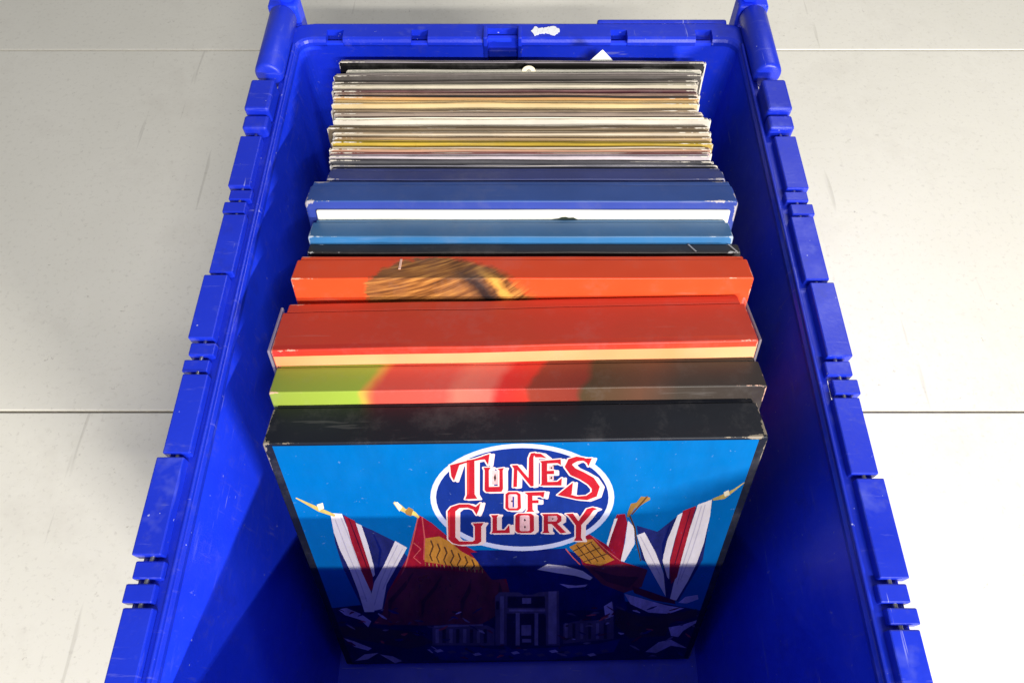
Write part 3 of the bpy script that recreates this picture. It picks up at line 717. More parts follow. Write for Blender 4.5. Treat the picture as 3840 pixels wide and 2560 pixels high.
 ('lilac', [(-174.2,68.1),(-170.4,71.1),(-166.7,76.3),(-166.8,77.3),(-170.7,73.6),(-174.3,69.1)]),
 ('night', [(-158.8,62.8),(-156.8,54.8),(-153.3,51.6),(-152.7,53.1),(-155.2,58.2),(-158.1,64.0)]),
 ('stonelight', [(57.7,68.1),(60.8,68.8),(63.9,68.5),(63.9,69.9),(60.5,72.2),(57.5,69.5)]),
 ('crowd', [(-107.4,48.8),(-104.2,45.9),(-100.3,48.6),(-100.2,50.5),(-103.6,50.7),(-107.0,50.7)]),
 ('stonedark', [(-54.6,98.0),(-51.8,95.4),(-48.8,96.1),(-48.6,97.7),(-51.4,99.2),(-54.3,99.5)]),
 ('night', [(-32.9,21.6),(-29.1,21.4),(-25.3,24.9),(-25.4,26.0),(-29.2,24.1),(-32.9,22.8)]),
 ('maroon', [(78.8,87.7),(80.6,88.8),(81.9,90.2),(81.7,91.9),(79.5,92.9),(78.2,89.2)]),
 ('crowd', [(-12.8,32.8),(-9.5,26.5),(-5.6,25.3),(-5.3,27.2),(-8.5,31.2),(-12.3,34.5)]),
 ('stonelight', [(-144.7,78.4),(-142.1,73.2),(-138.9,69.4),(-138.4,70.5),(-141.0,75.8),(-144.2,79.4)]),
 ('lilac', [(-77.1,35.3),(-75.2,31.8),(-72.9,28.0),(-72.5,28.8),(-74.4,33.8),(-76.8,36.1)]),
 ('night', [(-85.5,83.6),(-82.7,81.4),(-79.5,81.0),(-79.3,82.5),(-82.0,85.0),(-85.2,85.1)]),
 ('stone', [(-181.2,35.4),(-179.4,36.0),(-177.6,37.6),(-177.5,38.5),(-179.3,38.2),(-181.2,36.2)]),
 ('maroon', [(34.3,52.7),(38.8,46.5),(43.6,44.8),(43.7,46.4),(39.3,50.4),(34.5,54.2)]),
 ('maroon', [(-97.6,49.3),(-94.9,47.3),(-92.1,44.9),(-91.8,45.7),(-94.4,49.4),(-97.5,50.2)]),
 ('night', [(-66.2,47.8),(-62.9,45.0),(-59.2,47.2),(-59.2,48.9),(-62.5,49.3),(-66.0,49.5)]),
 ('rose', [(57.3,87.2),(61.6,87.3),(65.8,88.9),(65.7,90.1),(61.3,90.3),(57.1,88.4)]),
 ('stonedark', [(35.3,17.1),(38.7,16.7),(41.9,19.1),(41.7,21.1),(38.2,21.7),(35.0,19.0)]),
 ('stone', [(40.7,92.2),(44.6,89.7),(48.7,87.5),(48.9,88.9),(44.9,93.2),(40.8,93.7)]),
 ('stonedark', [(138.4,9.4),(141.4,4.9),(145.1,1.0),(145.4,2.5),(142.0,8.9),(138.5,11.1)]),
 ('night', [(65.7,100.0),(67.1,98.3),(68.3,99.9),(68.0,101.0),(66.9,101.1),(65.8,101.1)]),
 ('umberdark', [(96.3,98.3),(97.9,96.3),(99.7,95.7),(99.8,96.7),(98.1,98.9),(96.3,99.3)]),
 ('rose', [(173.8,14.9),(178.0,13.2),(181.7,14.2),(181.4,15.7),(177.4,16.8),(173.6,16.4)]),
 ('stonelight', [(57.7,35.7),(61.1,34.3),(64.3,36.6),(64.0,38.4),(60.7,38.9),(57.5,37.6)]),
 ('crimsondark', [(-1.7,28.6),(0.5,28.2),(2.9,27.7),(3.0,29.0),(0.7,31.5),(-1.8,30.0)]),
 ('stonelight', [(119.7,8.1),(123.1,8.3),(126.6,7.4),(126.6,8.5),(122.7,11.2),(119.5,9.2)]),
 ('stonelight', [(-178.5,83.6),(-177.7,81.1),(-175.8,83.2),(-175.7,84.9),(-176.7,85.5),(-177.9,85.2)]),
 ('night', [(55.3,98.1),(57.9,97.2),(60.4,97.5),(60.4,99.2),(57.7,101.6),(55.2,99.9)]),
 ('maroon', [(-34.4,36.0),(-32.1,32.3),(-29.4,29.7),(-29.1,30.7),(-31.4,35.0),(-34.2,37.1)]),
 ('umberdark', [(-170.9,95.5),(-167.0,93.3),(-162.9,90.5),(-162.7,91.3),(-166.4,95.2),(-170.7,96.2)]),
 ('crimsondark', [(54.4,79.6),(57.6,81.2),(60.8,81.8),(60.8,82.7),(57.3,83.4),(54.2,80.4)]),
 ('stonelight', [(-115.6,66.8),(-113.2,65.8),(-110.5,67.5),(-110.4,68.7),(-112.9,69.0),(-115.5,68.1)]),
 ('stonelight', [(4.2,25.8),(6.2,24.3),(8.3,25.3),(8.2,26.4),(6.2,27.1),(4.2,26.9)]),
 ('stonedark', [(111.4,88.0),(115.6,83.9),(119.8,82.8),(119.8,84.5),(115.7,88.0),(111.4,89.6)]),
 ('maroon', [(125.1,89.5),(126.8,88.7),(128.8,87.0),(128.9,87.7),(126.8,90.8),(125.0,90.4)]),
 ('umberdark', [(-153.5,81.0),(-148.8,81.5),(-144.3,82.2),(-144.0,83.6),(-148.4,84.9),(-153.3,82.4)]),
 ('stonedark', [(36.2,29.0),(39.2,32.8),(41.9,35.7),(41.6,37.0),(38.5,35.7),(35.8,30.1)]),
 ('stonelight', [(-112.6,102.1),(-111.3,101.2),(-109.9,104.5),(-110.2,105.4),(-111.6,104.1),(-112.4,103.4)]),
 ('crimsondark', [(-139.0,96.4),(-136.7,98.3),(-134.8,99.6),(-134.7,101.1),(-136.8,101.7),(-139.3,97.6)]),
 ('stonelight', [(149.1,66.5),(151.5,64.4),(154.0,63.3),(154.1,64.5),(151.5,67.6),(149.0,67.8)]),
 ('night', [(-108.1,82.2),(-107.1,81.1),(-105.8,81.3),(-105.6,82.2),(-106.6,83.6),(-108.0,83.2)]),
 ('lilac', [(74.9,71.4),(76.6,72.3),(77.9,73.9),(77.6,75.2),(75.8,75.5),(74.5,72.6)]),
 ('crimsondark', [(-161.8,38.5),(-159.0,32.1),(-155.0,29.1),(-154.4,30.9),(-157.3,36.5),(-161.1,40.2)]),
 ('umberdark', [(-8.6,12.1),(-6.8,7.5),(-4.4,8.2),(-4.2,10.2),(-5.9,12.3),(-8.1,13.8)]),
 ('umberdark', [(-45.9,26.8),(-43.0,22.0),(-39.4,18.9),(-38.9,20.5),(-41.9,26.1),(-45.5,28.5)]),
 ('stonedark', [(66.0,96.7),(68.9,95.7),(71.3,98.8),(71.1,99.5),(68.6,97.6),(65.9,97.5)]),
 ('maroon', [(125.9,94.2),(130.3,95.4),(134.1,99.1),(133.8,100.1),(129.6,98.0),(125.7,95.3)]),
 ('crimsondark', [(-52.9,11.1),(-49.3,9.7),(-45.4,7.8),(-45.0,9.5),(-48.7,14.3),(-52.8,12.9)]),
 ('stone', [(-92.8,76.8),(-90.9,78.7),(-89.4,80.6),(-89.5,81.7),(-91.3,81.2),(-93.1,77.7)]),
 ('stone', [(-86.8,83.9),(-84.4,82.1),(-81.6,83.2),(-81.5,84.5),(-84.0,85.5),(-86.6,85.2)]),
 ('umberdark', [(94.3,97.5),(98.2,96.2),(102.2,95.4),(102.1,96.2),(98.1,98.2),(94.3,98.3)]),
 ('rose', [(162.0,21.3),(165.7,20.0),(169.2,20.2),(169.0,21.6),(165.2,23.5),(161.8,22.7)]),
 ('crowd', [(-56.0,88.5),(-53.1,87.8),(-50.1,85.9),(-49.9,86.9),(-52.7,90.5),(-56.0,89.6)]),
 ('lilac', [(86.7,55.5),(89.6,51.9),(92.3,53.4),(92.1,55.0),(89.6,55.9),(86.8,57.0)]),
 ('maroon', [(73.0,103.7),(77.0,98.2),(81.4,93.2),(81.6,93.8),(77.5,99.9),(73.2,104.4)]),
 ('rose', [(-19.2,9.6),(-15.9,11.5),(-13.1,13.8),(-13.2,15.9),(-16.5,16.5),(-19.6,11.5)]),
 ('stone', [(150.2,84.3),(151.4,83.6),(152.8,82.9),(152.9,84.0),(151.3,86.6),(150.0,85.5)]),
 ('rose', [(-166.4,66.5),(-163.5,67.6),(-160.5,71.5),(-160.6,72.9),(-163.6,71.1),(-166.4,67.9)]),
 ('umberdark', [(38.7,44.2),(42.9,42.7),(46.6,46.9),(46.3,48.6),(42.4,47.1),(38.6,46.0)]),
 ('crimsondark', [(70.0,82.5),(74.0,84.3),(77.2,90.5),(76.7,91.9),(72.9,88.0),(69.6,84.0)]),
 ('crowd', [(-90.5,60.6),(-87.3,56.7),(-83.6,55.9),(-83.5,56.9),(-86.8,59.1),(-90.2,61.5)]),
 ('lilac', [(-115.8,96.9),(-113.3,90.3),(-109.8,86.6),(-109.2,88.0),(-111.8,93.8),(-115.2,98.3)]),
 ('crowd', [(-174.7,92.0),(-173.2,93.9),(-172.3,94.5),(-172.1,95.5),(-173.4,96.0),(-174.9,92.6)]),
 ('rose', [(-157.7,53.8),(-154.5,52.8),(-151.0,52.6),(-150.7,53.9),(-153.8,55.9),(-157.5,55.1)]),
 ('rose', [(-67.9,65.0),(-63.5,66.7),(-59.4,72.7),(-59.7,74.2),(-64.1,70.6),(-68.0,66.6)]),
 ('crimsondark', [(-110.6,74.7),(-106.3,76.8),(-102.2,79.4),(-102.2,80.6),(-106.3,79.6),(-110.6,75.9)]),
 ('stone', [(139.0,67.8),(140.7,66.8),(141.8,68.7),(141.4,70.5),(139.7,71.2),(138.6,69.6)]),
 ('lilac', [(-34.0,62.7),(-31.7,60.6),(-29.0,58.1),(-28.5,59.5),(-30.8,64.6),(-33.8,64.4)]),
 ('stonedark', [(-111.4,50.8),(-108.9,52.7),(-106.9,55.4),(-107.0,57.0),(-109.4,56.4),(-111.7,52.2)]),
 ('rose', [(-131.9,85.3),(-130.0,83.0),(-127.6,82.4),(-127.4,83.3),(-129.4,85.2),(-131.7,86.2)]),
 ('crowd', [(144.9,13.6),(147.8,9.3),(151.0,7.1),(151.2,8.8),(148.2,13.5),(145.0,15.3)]),
 ('stonedark', [(-113.8,18.5),(-111.0,17.4),(-108.2,14.3),(-107.9,15.2),(-110.4,19.8),(-113.6,19.5)]),
 ('night', [(51.5,59.0),(55.3,54.9),(59.2,52.8),(59.4,54.0),(55.6,57.8),(51.7,60.2)]),
 ('crowd', [(108.9,52.8),(112.8,53.7),(115.6,59.2),(115.0,60.8),(111.5,58.0),(108.5,54.6)]),
 ('night', [(-102.5,102.1),(-100.2,104.6),(-98.3,105.5),(-98.2,106.2),(-100.3,106.3),(-102.7,102.8)]),
 ('umberdark', [(-150.1,106.6),(-146.5,104.6),(-142.9,101.4),(-142.6,102.2),(-145.9,106.6),(-149.9,107.4)]),
 ('stonedark', [(100.2,71.7),(103.4,67.8),(106.4,68.3),(106.3,70.1),(103.5,72.2),(100.4,73.4)]),
 ('stonelight', [(-46.4,86.7),(-43.9,80.8),(-40.8,78.4),(-40.4,79.6),(-43.0,83.6),(-46.0,87.7)]),
 ('stonedark', [(-162.2,55.0),(-158.0,57.0),(-153.8,63.8),(-154.1,65.4),(-158.5,61.2),(-162.2,56.8)]),
 ('stonelight', [(99.4,30.7),(104.1,25.0),(109.2,20.5),(109.4,21.9),(104.6,28.7),(99.6,32.2)]),
 ('umberdark', [(-174.4,107.8),(-172.1,101.1),(-168.6,98.7),(-168.2,99.6),(-171.1,103.3),(-173.9,108.5)]),
 ('lilac', [(-51.6,93.8),(-49.0,95.0),(-46.5,97.5),(-46.6,98.5),(-49.2,97.5),(-51.7,94.8)]),
 ('rose', [(69.0,77.7),(73.0,81.6),(76.6,85.0),(76.2,86.7),(71.9,85.7),(68.5,79.2)]),
 ('crimsondark', [(-16.3,33.2),(-14.4,34.0),(-12.6,34.9),(-12.6,36.2),(-14.6,37.1),(-16.5,34.4)]),
 ('umberdark', [(68.2,53.1),(70.2,52.2),(71.7,55.7),(71.3,56.7),(69.6,55.0),(68.1,54.3)]),
 ('rose', [(145.7,51.8),(149.2,45.6),(152.6,44.3),(152.6,46.0),(149.6,49.5),(146.0,53.2)]),
 ('maroon', [(132.1,76.9),(136.9,75.5),(141.6,75.5),(141.5,76.8),(136.5,78.8),(131.9,78.2)]),
 ('crowd', [(-106.3,102.8),(-102.9,97.3),(-98.5,95.8),(-98.1,97.3),(-101.8,101.0),(-105.8,104.2)]),
 ('rose', [(-173.2,28.7),(-170.7,21.4),(-166.8,18.9),(-166.1,20.8),(-168.9,25.9),(-172.4,30.3)]),
 ('crowd', [(67.1,51.8),(69.0,51.1),(70.2,54.8),(69.8,55.7),(68.2,53.9),(67.0,53.0)]),
 ('lilac', [(95.3,95.2),(98.5,93.2),(102.1,91.0),(102.2,92.2),(98.7,96.3),(95.3,96.5)]),
 ('stone', [(80.4,102.9),(84.4,98.9),(88.6,96.2),(88.8,97.7),(84.8,102.6),(80.5,104.4)]),
 ('stonelight', [(130.3,37.2),(133.5,41.0),(136.2,45.4),(135.7,46.8),(132.3,44.3),(129.8,38.5)]),
 ('maroon', [(92.5,72.3),(93.4,71.3),(95.0,69.6),(95.5,70.7),(94.0,75.0),(92.3,74.1)]),
 ('night', [(-41.5,73.5),(-37.9,68.9),(-34.0,63.0),(-33.6,63.9),(-37.1,71.4),(-41.2,74.6)]),
 ('stone', [(-77.2,73.3),(-75.3,70.2),(-72.7,70.4),(-72.5,72.0),(-74.5,74.0),(-76.9,74.8)]),
 ('night', [(54.3,39.2),(55.9,36.2),(57.6,36.6),(57.6,38.0),(56.2,39.5),(54.5,40.4)]),
 ('crimsondark', [(-150.0,46.0),(-147.0,41.9),(-143.5,37.8),(-142.9,39.3),(-145.6,45.8),(-149.5,47.6)]),
 ('stonelight', [(34.5,18.1),(39.3,12.7),(44.3,11.0),(44.4,12.8),(39.7,17.0),(34.7,19.8)]),
 ('crimsondark', [(-91.8,95.8),(-90.0,93.3),(-87.7,93.1),(-87.3,94.7),(-89.0,97.5),(-91.4,97.5)]),
 ('umberdark', [(40.4,69.5),(42.0,68.2),(43.4,70.3),(43.1,71.8),(41.6,71.9),(40.3,71.0)]),
 ('stone', [(60.2,90.1),(64.3,91.2),(68.2,91.9),(68.2,93.3),(63.9,94.6),(60.0,91.5)]),
 ('night', [(-185.0,15.5),(-181.1,13.6),(-176.3,16.8),(-176.2,18.0),(-180.5,16.9),(-184.7,16.8)]),
 ('night', [(-132.9,92.6),(-129.2,94.4),(-125.5,98.6),(-125.6,99.7),(-129.3,97.3),(-132.9,93.8)]),
 ('crimsondark', [(69.6,50.5),(73.7,51.4),(77.4,54.2),(77.2,55.3),(73.2,54.2),(69.4,51.6)]),
 ('fold', [(-127.1,234.7),(-126.3,214.6),(-125.3,188.1),(-123.0,156.1),(-122.1,117.4),(-121.2,118.0),(-122.2,156.7),(-124.5,188.7),(-125.5,215.0),(-126.3,235.2)]),
 ('fold', [(-122.8,237.6),(-121.4,217.6),(-120.3,191.4),(-119.5,167.0),(-118.6,167.5),(-119.5,191.9),(-120.6,218.1),(-122.0,238.1)]),
 ('fold', [(-87.5,201.1),(-96.7,177.6),(-107.0,148.8),(-117.0,111.7),(-116.2,111.2),(-106.3,148.2),(-96.1,176.9),(-86.9,200.4)]),
 ('fold', [(-84.5,196.1),(-96.2,166.9),(-106.6,137.4),(-105.9,136.7),(-95.5,166.2),(-83.9,195.4)]),
 ('fold', [(129.5,246.5),(130.0,217.8),(129.6,181.6),(127.5,145.6),(128.4,145.0),(130.4,181.0),(130.9,217.3),(130.3,246.1)]),
 ('fold', [(127.2,245.1),(127.0,214.7),(126.0,174.7),(125.7,138.0),(126.6,137.5),(126.9,174.2),(127.8,214.2),(128.0,244.7)]),
 ('fold', [(89.1,207.2),(99.2,181.8),(110.3,153.0),(110.9,153.6),(99.9,182.5),(89.7,207.8)]),
 ('maroon', [(-117.4,236.1),(-116.0,207.8),(-114.3,170.4),(-113.5,170.9),(-115.1,208.4),(-116.8,236.4)]),
 ('maroon', [(120.4,240.8),(120.0,208.5),(119.6,167.8),(120.4,167.3),(120.9,208.0),(120.9,240.5)]),
 ('night', [(-103.1,217.1),(-101.5,194.3),(-106.5,167.0),(-105.6,166.7),(-99.5,194.7),(-102.4,217.6)]),
 ('night', [(108.4,221.5),(106.5,197.6),(109.2,175.0),(110.1,174.8),(108.8,196.7),(109.3,221.0)]),
 ('ring', [(66.3,256.5),(66.5,249.5),(65.9,242.5),(64.5,235.5),(62.2,228.7),(59.2,222.1),(55.4,216.0),(50.8,210.3),(45.5,205.1),(39.6,200.6),(33.1,196.9),(26.2,193.9),(18.9,191.9),(11.4,190.7),(3.8,190.4),(-3.8,191.1),(-11.3,192.7),(-18.5,195.2),(-25.4,198.5),(-31.8,202.6),(-37.7,207.4),(-42.9,212.8),(-47.4,218.7),(-51.2,225.0),(-54.2,231.7),(-56.4,238.6),(-57.8,245.6),(-58.4,252.6),(-58.2,259.6),(-57.2,266.4),(-55.5,273.0),(-53.1,279.2),(-50.1,285.2),(-46.4,290.7),(-42.2,295.7),(-37.5,300.2),(-32.4,304.2),(-26.9,307.5),(-21.2,310.3),(-15.1,312.5),(-8.9,314.0),(-2.5,314.8),(3.9,315.0),(10.3,314.5),(16.7,313.4),(22.9,311.6),(29.0,309.2),(34.8,306.2),(40.3,302.6),(45.5,298.3),(50.2,293.6),(54.4,288.4),(58.1,282.7),(61.2,276.6),(63.6,270.1),(65.3,263.4)]),
 ('oval', [(62.4,256.6),(62.6,250.2),(62.0,243.7),(60.6,237.4),(58.5,231.1),(55.6,225.2),(52.0,219.5),(47.7,214.4),(42.7,209.7),(37.2,205.6),(31.1,202.2),(24.7,199.6),(17.9,197.7),(10.9,196.6),(3.8,196.4),(-3.3,197.0),(-10.2,198.4),(-17.0,200.7),(-23.4,203.7),(-29.4,207.4),(-34.9,211.8),(-39.8,216.7),(-44.1,222.1),(-47.6,227.8),(-50.5,233.9),(-52.6,240.2),(-53.9,246.6),(-54.5,253.1),(-54.4,259.5),(-53.5,265.7),(-51.9,271.8),(-49.7,277.6),(-46.9,283.1),(-43.5,288.1),(-39.6,292.8),(-35.2,297.0),(-30.4,300.7),(-25.2,303.8),(-19.8,306.4),(-14.1,308.4),(-8.2,309.7),(-2.2,310.5),(3.9,310.7),(9.9,310.3),(16.0,309.2),(21.9,307.6),(27.6,305.3),(33.0,302.5),(38.2,299.1),(43.1,295.2),(47.5,290.8),(51.4,286.0),(54.9,280.7),(57.7,275.1),(60.0,269.1),(61.5,263.0)]),
 ('@outline', [(-42.6,294.3),(-35.4,297.1),(-25.8,300.7),(-16.9,305.1),(-17.4,299.9),(-22.7,299.4),(-28.0,297.8),(-32.8,296.2),(-36.6,294.2),(-41.1,277.5),(-42.6,282.7)]),
 ('@outline', [(-31.6,299.2),(-26.6,300.1),(-28.2,262.4),(-26.6,257.2),(-34.9,256.7),(-33.5,261.6)]),
 ('@outline', [(-21.0,303.3),(-16.8,305.2),(-18.1,293.8),(-19.4,297.6)]),
 ('@outline', [(-21.2,291.3),(-16.5,291.4),(-17.8,288.2),(-18.3,270.4),(-11.4,270.5),(-11.0,288.0),(-12.3,289.8),(-8.0,290.7),(-8.8,288.0),(-9.0,267.9),(-10.1,264.7),(-20.3,264.6),(-21.4,266.9),(-20.5,288.3)]),
 ('@outline', [(-3.0,293.4),(0.7,293.4),(5.4,284.2),(7.9,279.7),(8.1,300.4),(9.3,305.3),(12.1,305.9),(11.0,301.1),(11.4,270.6),(9.5,270.2),(0.7,288.2),(0.3,270.0),(-2.2,269.6),(-1.6,289.6)]),
 ('@outline', [(10.6,305.3),(15.7,304.8),(19.5,300.1),(15.8,301.0),(12.2,301.1)]),
 ('@outline', [(15.1,297.3),(28.4,298.9),(28.9,292.7),(26.4,294.9),(19.9,294.6),(20.0,286.9),(24.5,287.2),(24.7,283.3),(20.1,283.4),(20.5,275.0),(27.1,275.2),(29.9,279.2),(29.9,270.7),(15.8,271.0),(16.6,273.2),(16.2,295.1)]),
 ('@outline', [(41.9,299.2),(48.4,299.5),(46.6,291.0),(45.0,295.3)]),
 ('@outline', [(27.5,260.1),(37.4,274.1),(37.2,260.8),(33.1,257.9)]),
 ('@outline', [(-7.5,261.9),(-5.5,264.4),(0.5,264.3),(2.7,261.6),(3.0,245.4),(1.0,242.5),(-5.8,242.7),(-7.9,245.7)]),
 ('@outline', [(5.2,263.6),(18.9,264.0),(18.2,257.0),(15.7,259.6),(10.7,259.6),(10.8,254.4),(14.9,254.7),(15.0,250.9),(10.8,251.0),(11.0,243.3),(12.3,240.8),(6.4,240.6),(7.5,243.3),(7.4,260.6)]),
 ('@outline', [(-18.1,237.6),(-12.7,237.7),(-13.8,234.9),(-14.2,218.5),(-8.5,218.6),(-5.5,225.1),(-5.0,214.6),(-18.5,214.6),(-17.5,217.6),(-17.0,234.5)]),
 ('@outline', [(-1.0,236.6),(1.0,239.1),(9.8,238.8),(11.9,236.3),(12.3,217.3),(10.2,214.2),(0.6,214.5),(-1.3,217.7)]),
 ('@outline', [(17.4,238.1),(28.3,238.1),(31.2,234.8),(31.4,228.7),(28.7,225.7),(35.5,214.1),(31.4,213.3),(24.6,225.3),(22.0,225.4),(22.5,216.5),(23.8,213.8),(17.9,214.0),(19.1,216.6),(18.8,235.1)]),
 ('@outline', [(34.0,237.7),(39.1,238.1),(43.3,228.4),(46.5,237.4),(48.4,243.3),(52.3,245.2),(55.8,243.1),(53.1,241.2),(50.7,234.3),(45.8,223.7),(46.4,207.3),(47.9,203.0),(41.3,203.1),(42.6,207.5),(41.8,223.3),(36.4,234.7)]),
 ('@outline', [(-47.8,242.8),(-44.9,248.1),(-39.2,251.1),(-32.5,250.9),(-28.2,247.6),(-24.6,252.4),(-26.1,244.2),(-28.0,237.8),(-30.0,244.3),(-33.8,246.8),(-39.4,246.5),(-42.4,242.6),(-44.4,210.3),(-41.9,204.8),(-32.5,204.1),(-30.6,206.2),(-29.9,223.6),(-31.3,227.8),(-23.3,228.1),(-25.3,223.5),(-26.0,203.9),(-29.0,200.7),(-42.2,199.9),(-46.8,202.3),(-49.7,207.8)]),
 ('@outline', [(47.3,297.0),(43.2,300.2),(38.4,301.5),(33.3,299.0),(31.2,290.9),(35.4,282.0),(41.9,277.2),(47.5,271.5),(50.3,266.7),(50.5,263.1),(47.2,258.9),(41.0,258.2),(34.4,261.3),(29.8,262.4),(29.6,259.6),(34.0,257.6),(40.9,254.8),(48.1,253.7),(54.3,257.8),(55.6,268.9),(50.9,278.8),(44.0,285.0),(38.3,289.2),(36.1,292.7),(36.2,293.8),(39.2,296.5),(42.8,297.0),(46.4,293.6)]),
 ('lettering', [(-42.6,294.3),(-35.4,297.1),(-25.8,300.7),(-16.9,305.1),(-17.4,299.9),(-22.7,299.4),(-28.0,297.8),(-32.8,296.2),(-36.6,294.2),(-41.1,277.5),(-42.6,282.7)]),
 ('lettering', [(-31.6,299.2),(-26.6,300.1),(-28.2,262.4),(-26.6,257.2),(-34.9,256.7),(-33.5,261.6)]),
 ('lettering', [(-21.0,303.3),(-16.8,305.2),(-18.1,293.8),(-19.4,297.6)]),
 ('lettering', [(-21.2,291.3),(-16.5,291.4),(-17.8,288.2),(-18.3,270.4),(-11.4,270.5),(-11.0,288.0),(-12.3,289.8),(-8.0,290.7),(-8.8,288.0),(-9.0,267.9),(-10.1,264.7),(-20.3,264.6),(-21.4,266.9),(-20.5,288.3)]),
 ('lettering', [(-3.0,293.4),(0.7,293.4),(5.4,284.2),(7.9,279.7),(8.1,300.4),(9.3,305.3),(12.1,305.9),(11.0,301.1),(11.4,270.6),(9.5,270.2),(0.7,288.2),(0.3,270.0),(-2.2,269.6),(-1.6,289.6)]),
 ('lettering', [(10.6,305.3),(15.7,304.8),(19.5,300.1),(15.8,301.0),(12.2,301.1)]),
 ('lettering', [(15.1,297.3),(28.4,298.9),(28.9,292.7),(26.4,294.9),(19.9,294.6),(20.0,286.9),(24.5,287.2),(24.7,283.3),(20.1,283.4),(20.5,275.0),(27.1,275.2),(29.9,279.2),(29.9,270.7),(15.8,271.0),(16.6,273.2),(16.2,295.1)]),
 ('lettering', [(41.9,299.2),(48.4,299.5),(46.6,291.0),(45.0,295.3)]),
 ('lettering', [(27.5,260.1),(37.4,274.1),(37.2,260.8),(33.1,257.9)]),
 ('lettering', [(-7.5,261.9),(-5.5,264.4),(0.5,264.3),(2.7,261.6),(3.0,245.4),(1.0,242.5),(-5.8,242.7),(-7.9,245.7)]),
 ('lettering', [(5.2,263.6),(18.9,264.0),(18.2,257.0),(15.7,259.6),(10.7,259.6),(10.8,254.4),(14.9,254.7),(15.0,250.9),(10.8,251.0),(11.0,243.3),(12.3,240.8),(6.4,240.6),(7.5,243.3),(7.4,260.6)]),
 ('lettering', [(-18.1,237.6),(-12.7,237.7),(-13.8,234.9),(-14.2,218.5),(-8.5,218.6),(-5.5,225.1),(-5.0,214.6),(-18.5,214.6),(-17.5,217.6),(-17.0,234.5)]),
 ('lettering', [(-1.0,236.6),(1.0,239.1),(9.8,238.8),(11.9,236.3),(12.3,217.3),(10.2,214.2),(0.6,214.5),(-1.3,217.7)]),
 ('lettering', [(17.4,238.1),(28.3,238.1),(31.2,234.8),(31.4,228.7),(28.7,225.7),(35.5,214.1),(31.4,213.3),(24.6,225.3),(22.0,225.4),(22.5,216.5),(23.8,213.8),(17.9,214.0),(19.1,216.6),(18.8,235.1)]),
 ('lettering', [(34.0,237.7),(39.1,238.1),(43.3,228.4),(46.5,237.4),(48.4,243.3),(52.3,245.2),(55.8,243.1),(53.1,241.2),(50.7,234.3),(45.8,223.7),(46.4,207.3),(47.9,203.0),(41.3,203.1),(42.6,207.5),(41.8,223.3),(36.4,234.7)]),
 ('lettering', [(-47.8,242.8),(-44.9,248.1),(-39.2,251.1),(-32.5,250.9),(-28.2,247.6),(-24.6,252.4),(-26.1,244.2),(-28.0,237.8),(-30.0,244.3),(-33.8,246.8),(-39.4,246.5),(-42.4,242.6),(-44.4,210.3),(-41.9,204.8),(-32.5,204.1),(-30.6,206.2),(-29.9,223.6),(-31.3,227.8),(-23.3,228.1),(-25.3,223.5),(-26.0,203.9),(-29.0,200.7),(-42.2,199.9),(-46.8,202.3),(-49.7,207.8)]),
 ('lettering', [(47.3,297.0),(43.2,300.2),(38.4,301.5),(33.3,299.0),(31.2,290.9),(35.4,282.0),(41.9,277.2),(47.5,271.5),(50.3,266.7),(50.5,263.1),(47.2,258.9),(41.0,258.2),(34.4,261.3),(29.8,262.4),(29.6,259.6),(34.0,257.6),(40.9,254.8),(48.1,253.7),(54.3,257.8),(55.6,268.9),(50.9,278.8),(44.0,285.0),(38.3,289.2),(36.1,292.7),(36.2,293.8),(39.2,296.5),(42.8,297.0),(46.4,293.6)]),
 ('pink', [(-5.6,260.4),(-4.7,261.8),(-0.3,261.7),(0.6,260.3),(0.7,246.4),(-0.2,245.0),(-4.9,245.1),(-5.7,246.6)]),
 ('pink', [(2.1,235.5),(3.0,236.7),(8.1,236.6),(8.9,235.4),(9.2,218.1),(8.2,216.7),(2.9,216.8),(2.0,218.3)]),
 ('pink', [(21.8,235.5),(27.8,235.4),(28.6,231.8),(27.7,228.6),(21.9,228.5)]),
 ('oval', [(-2.8,259.0),(-1.7,258.9),(-1.8,246.5),(-2.9,246.5)]),
 ('umberdark', [(-15.9,284.2),(-14.8,287.3),(-14.0,284.2),(-15.0,281.1)]),
 ('umberdark', [(-2.4,240.6),(-2.1,241.1),(-1.9,240.6),(-2.1,240.1)]),
 ('umberdark', [(23.3,292.1),(24.4,293.2),(25.5,292.0),(24.4,290.9)]),
 ('umberdark', [(24.8,279.0),(25.5,280.2),(26.4,278.9),(25.6,277.7)]),
 ('umberdark', [(4.9,230.9),(5.6,232.9),(6.3,230.9),(5.6,228.9)]),
 ('umberdark', [(5.0,222.2),(5.7,224.3),(6.4,222.2),(5.7,220.1)]),
 ('umberdark', [(-4.0,253.8),(-3.3,255.2),(-2.6,253.8),(-3.3,252.3)]),
 ('umberdark', [(24.4,231.9),(25.2,232.9),(25.9,231.8),(25.2,230.7)]),
 ('pink', [(-15.8,288.1),(-12.1,288.1),(-12.4,273.0),(-16.2,273.1)]),
 ('umberdark', [(-14.9,280.7),(-13.8,285.1),(-13.2,279.9),(-14.3,275.4)]),
 ('pink', [(21.0,292.0),(24.1,292.0),(24.2,288.1),(21.1,288.2)]),
 ('umberdark', [(22.0,290.1),(22.7,291.2),(23.4,289.9),(22.6,288.7)]),
 ('pink', [(21.2,282.1),(24.4,282.0),(24.6,276.7),(21.3,276.7)]),
 ('umberdark', [(22.2,279.4),(23.0,281.0),(23.7,279.1),(22.9,277.5)]),
 ('lettering2', [(-31.4,297.1),(-30.1,297.4),(-31.9,262.5),(-33.0,262.5)]),
 ('lettering2', [(-47.6,240.8),(-46.1,242.7),(-48.4,209.9),(-49.2,212.1)]),
]


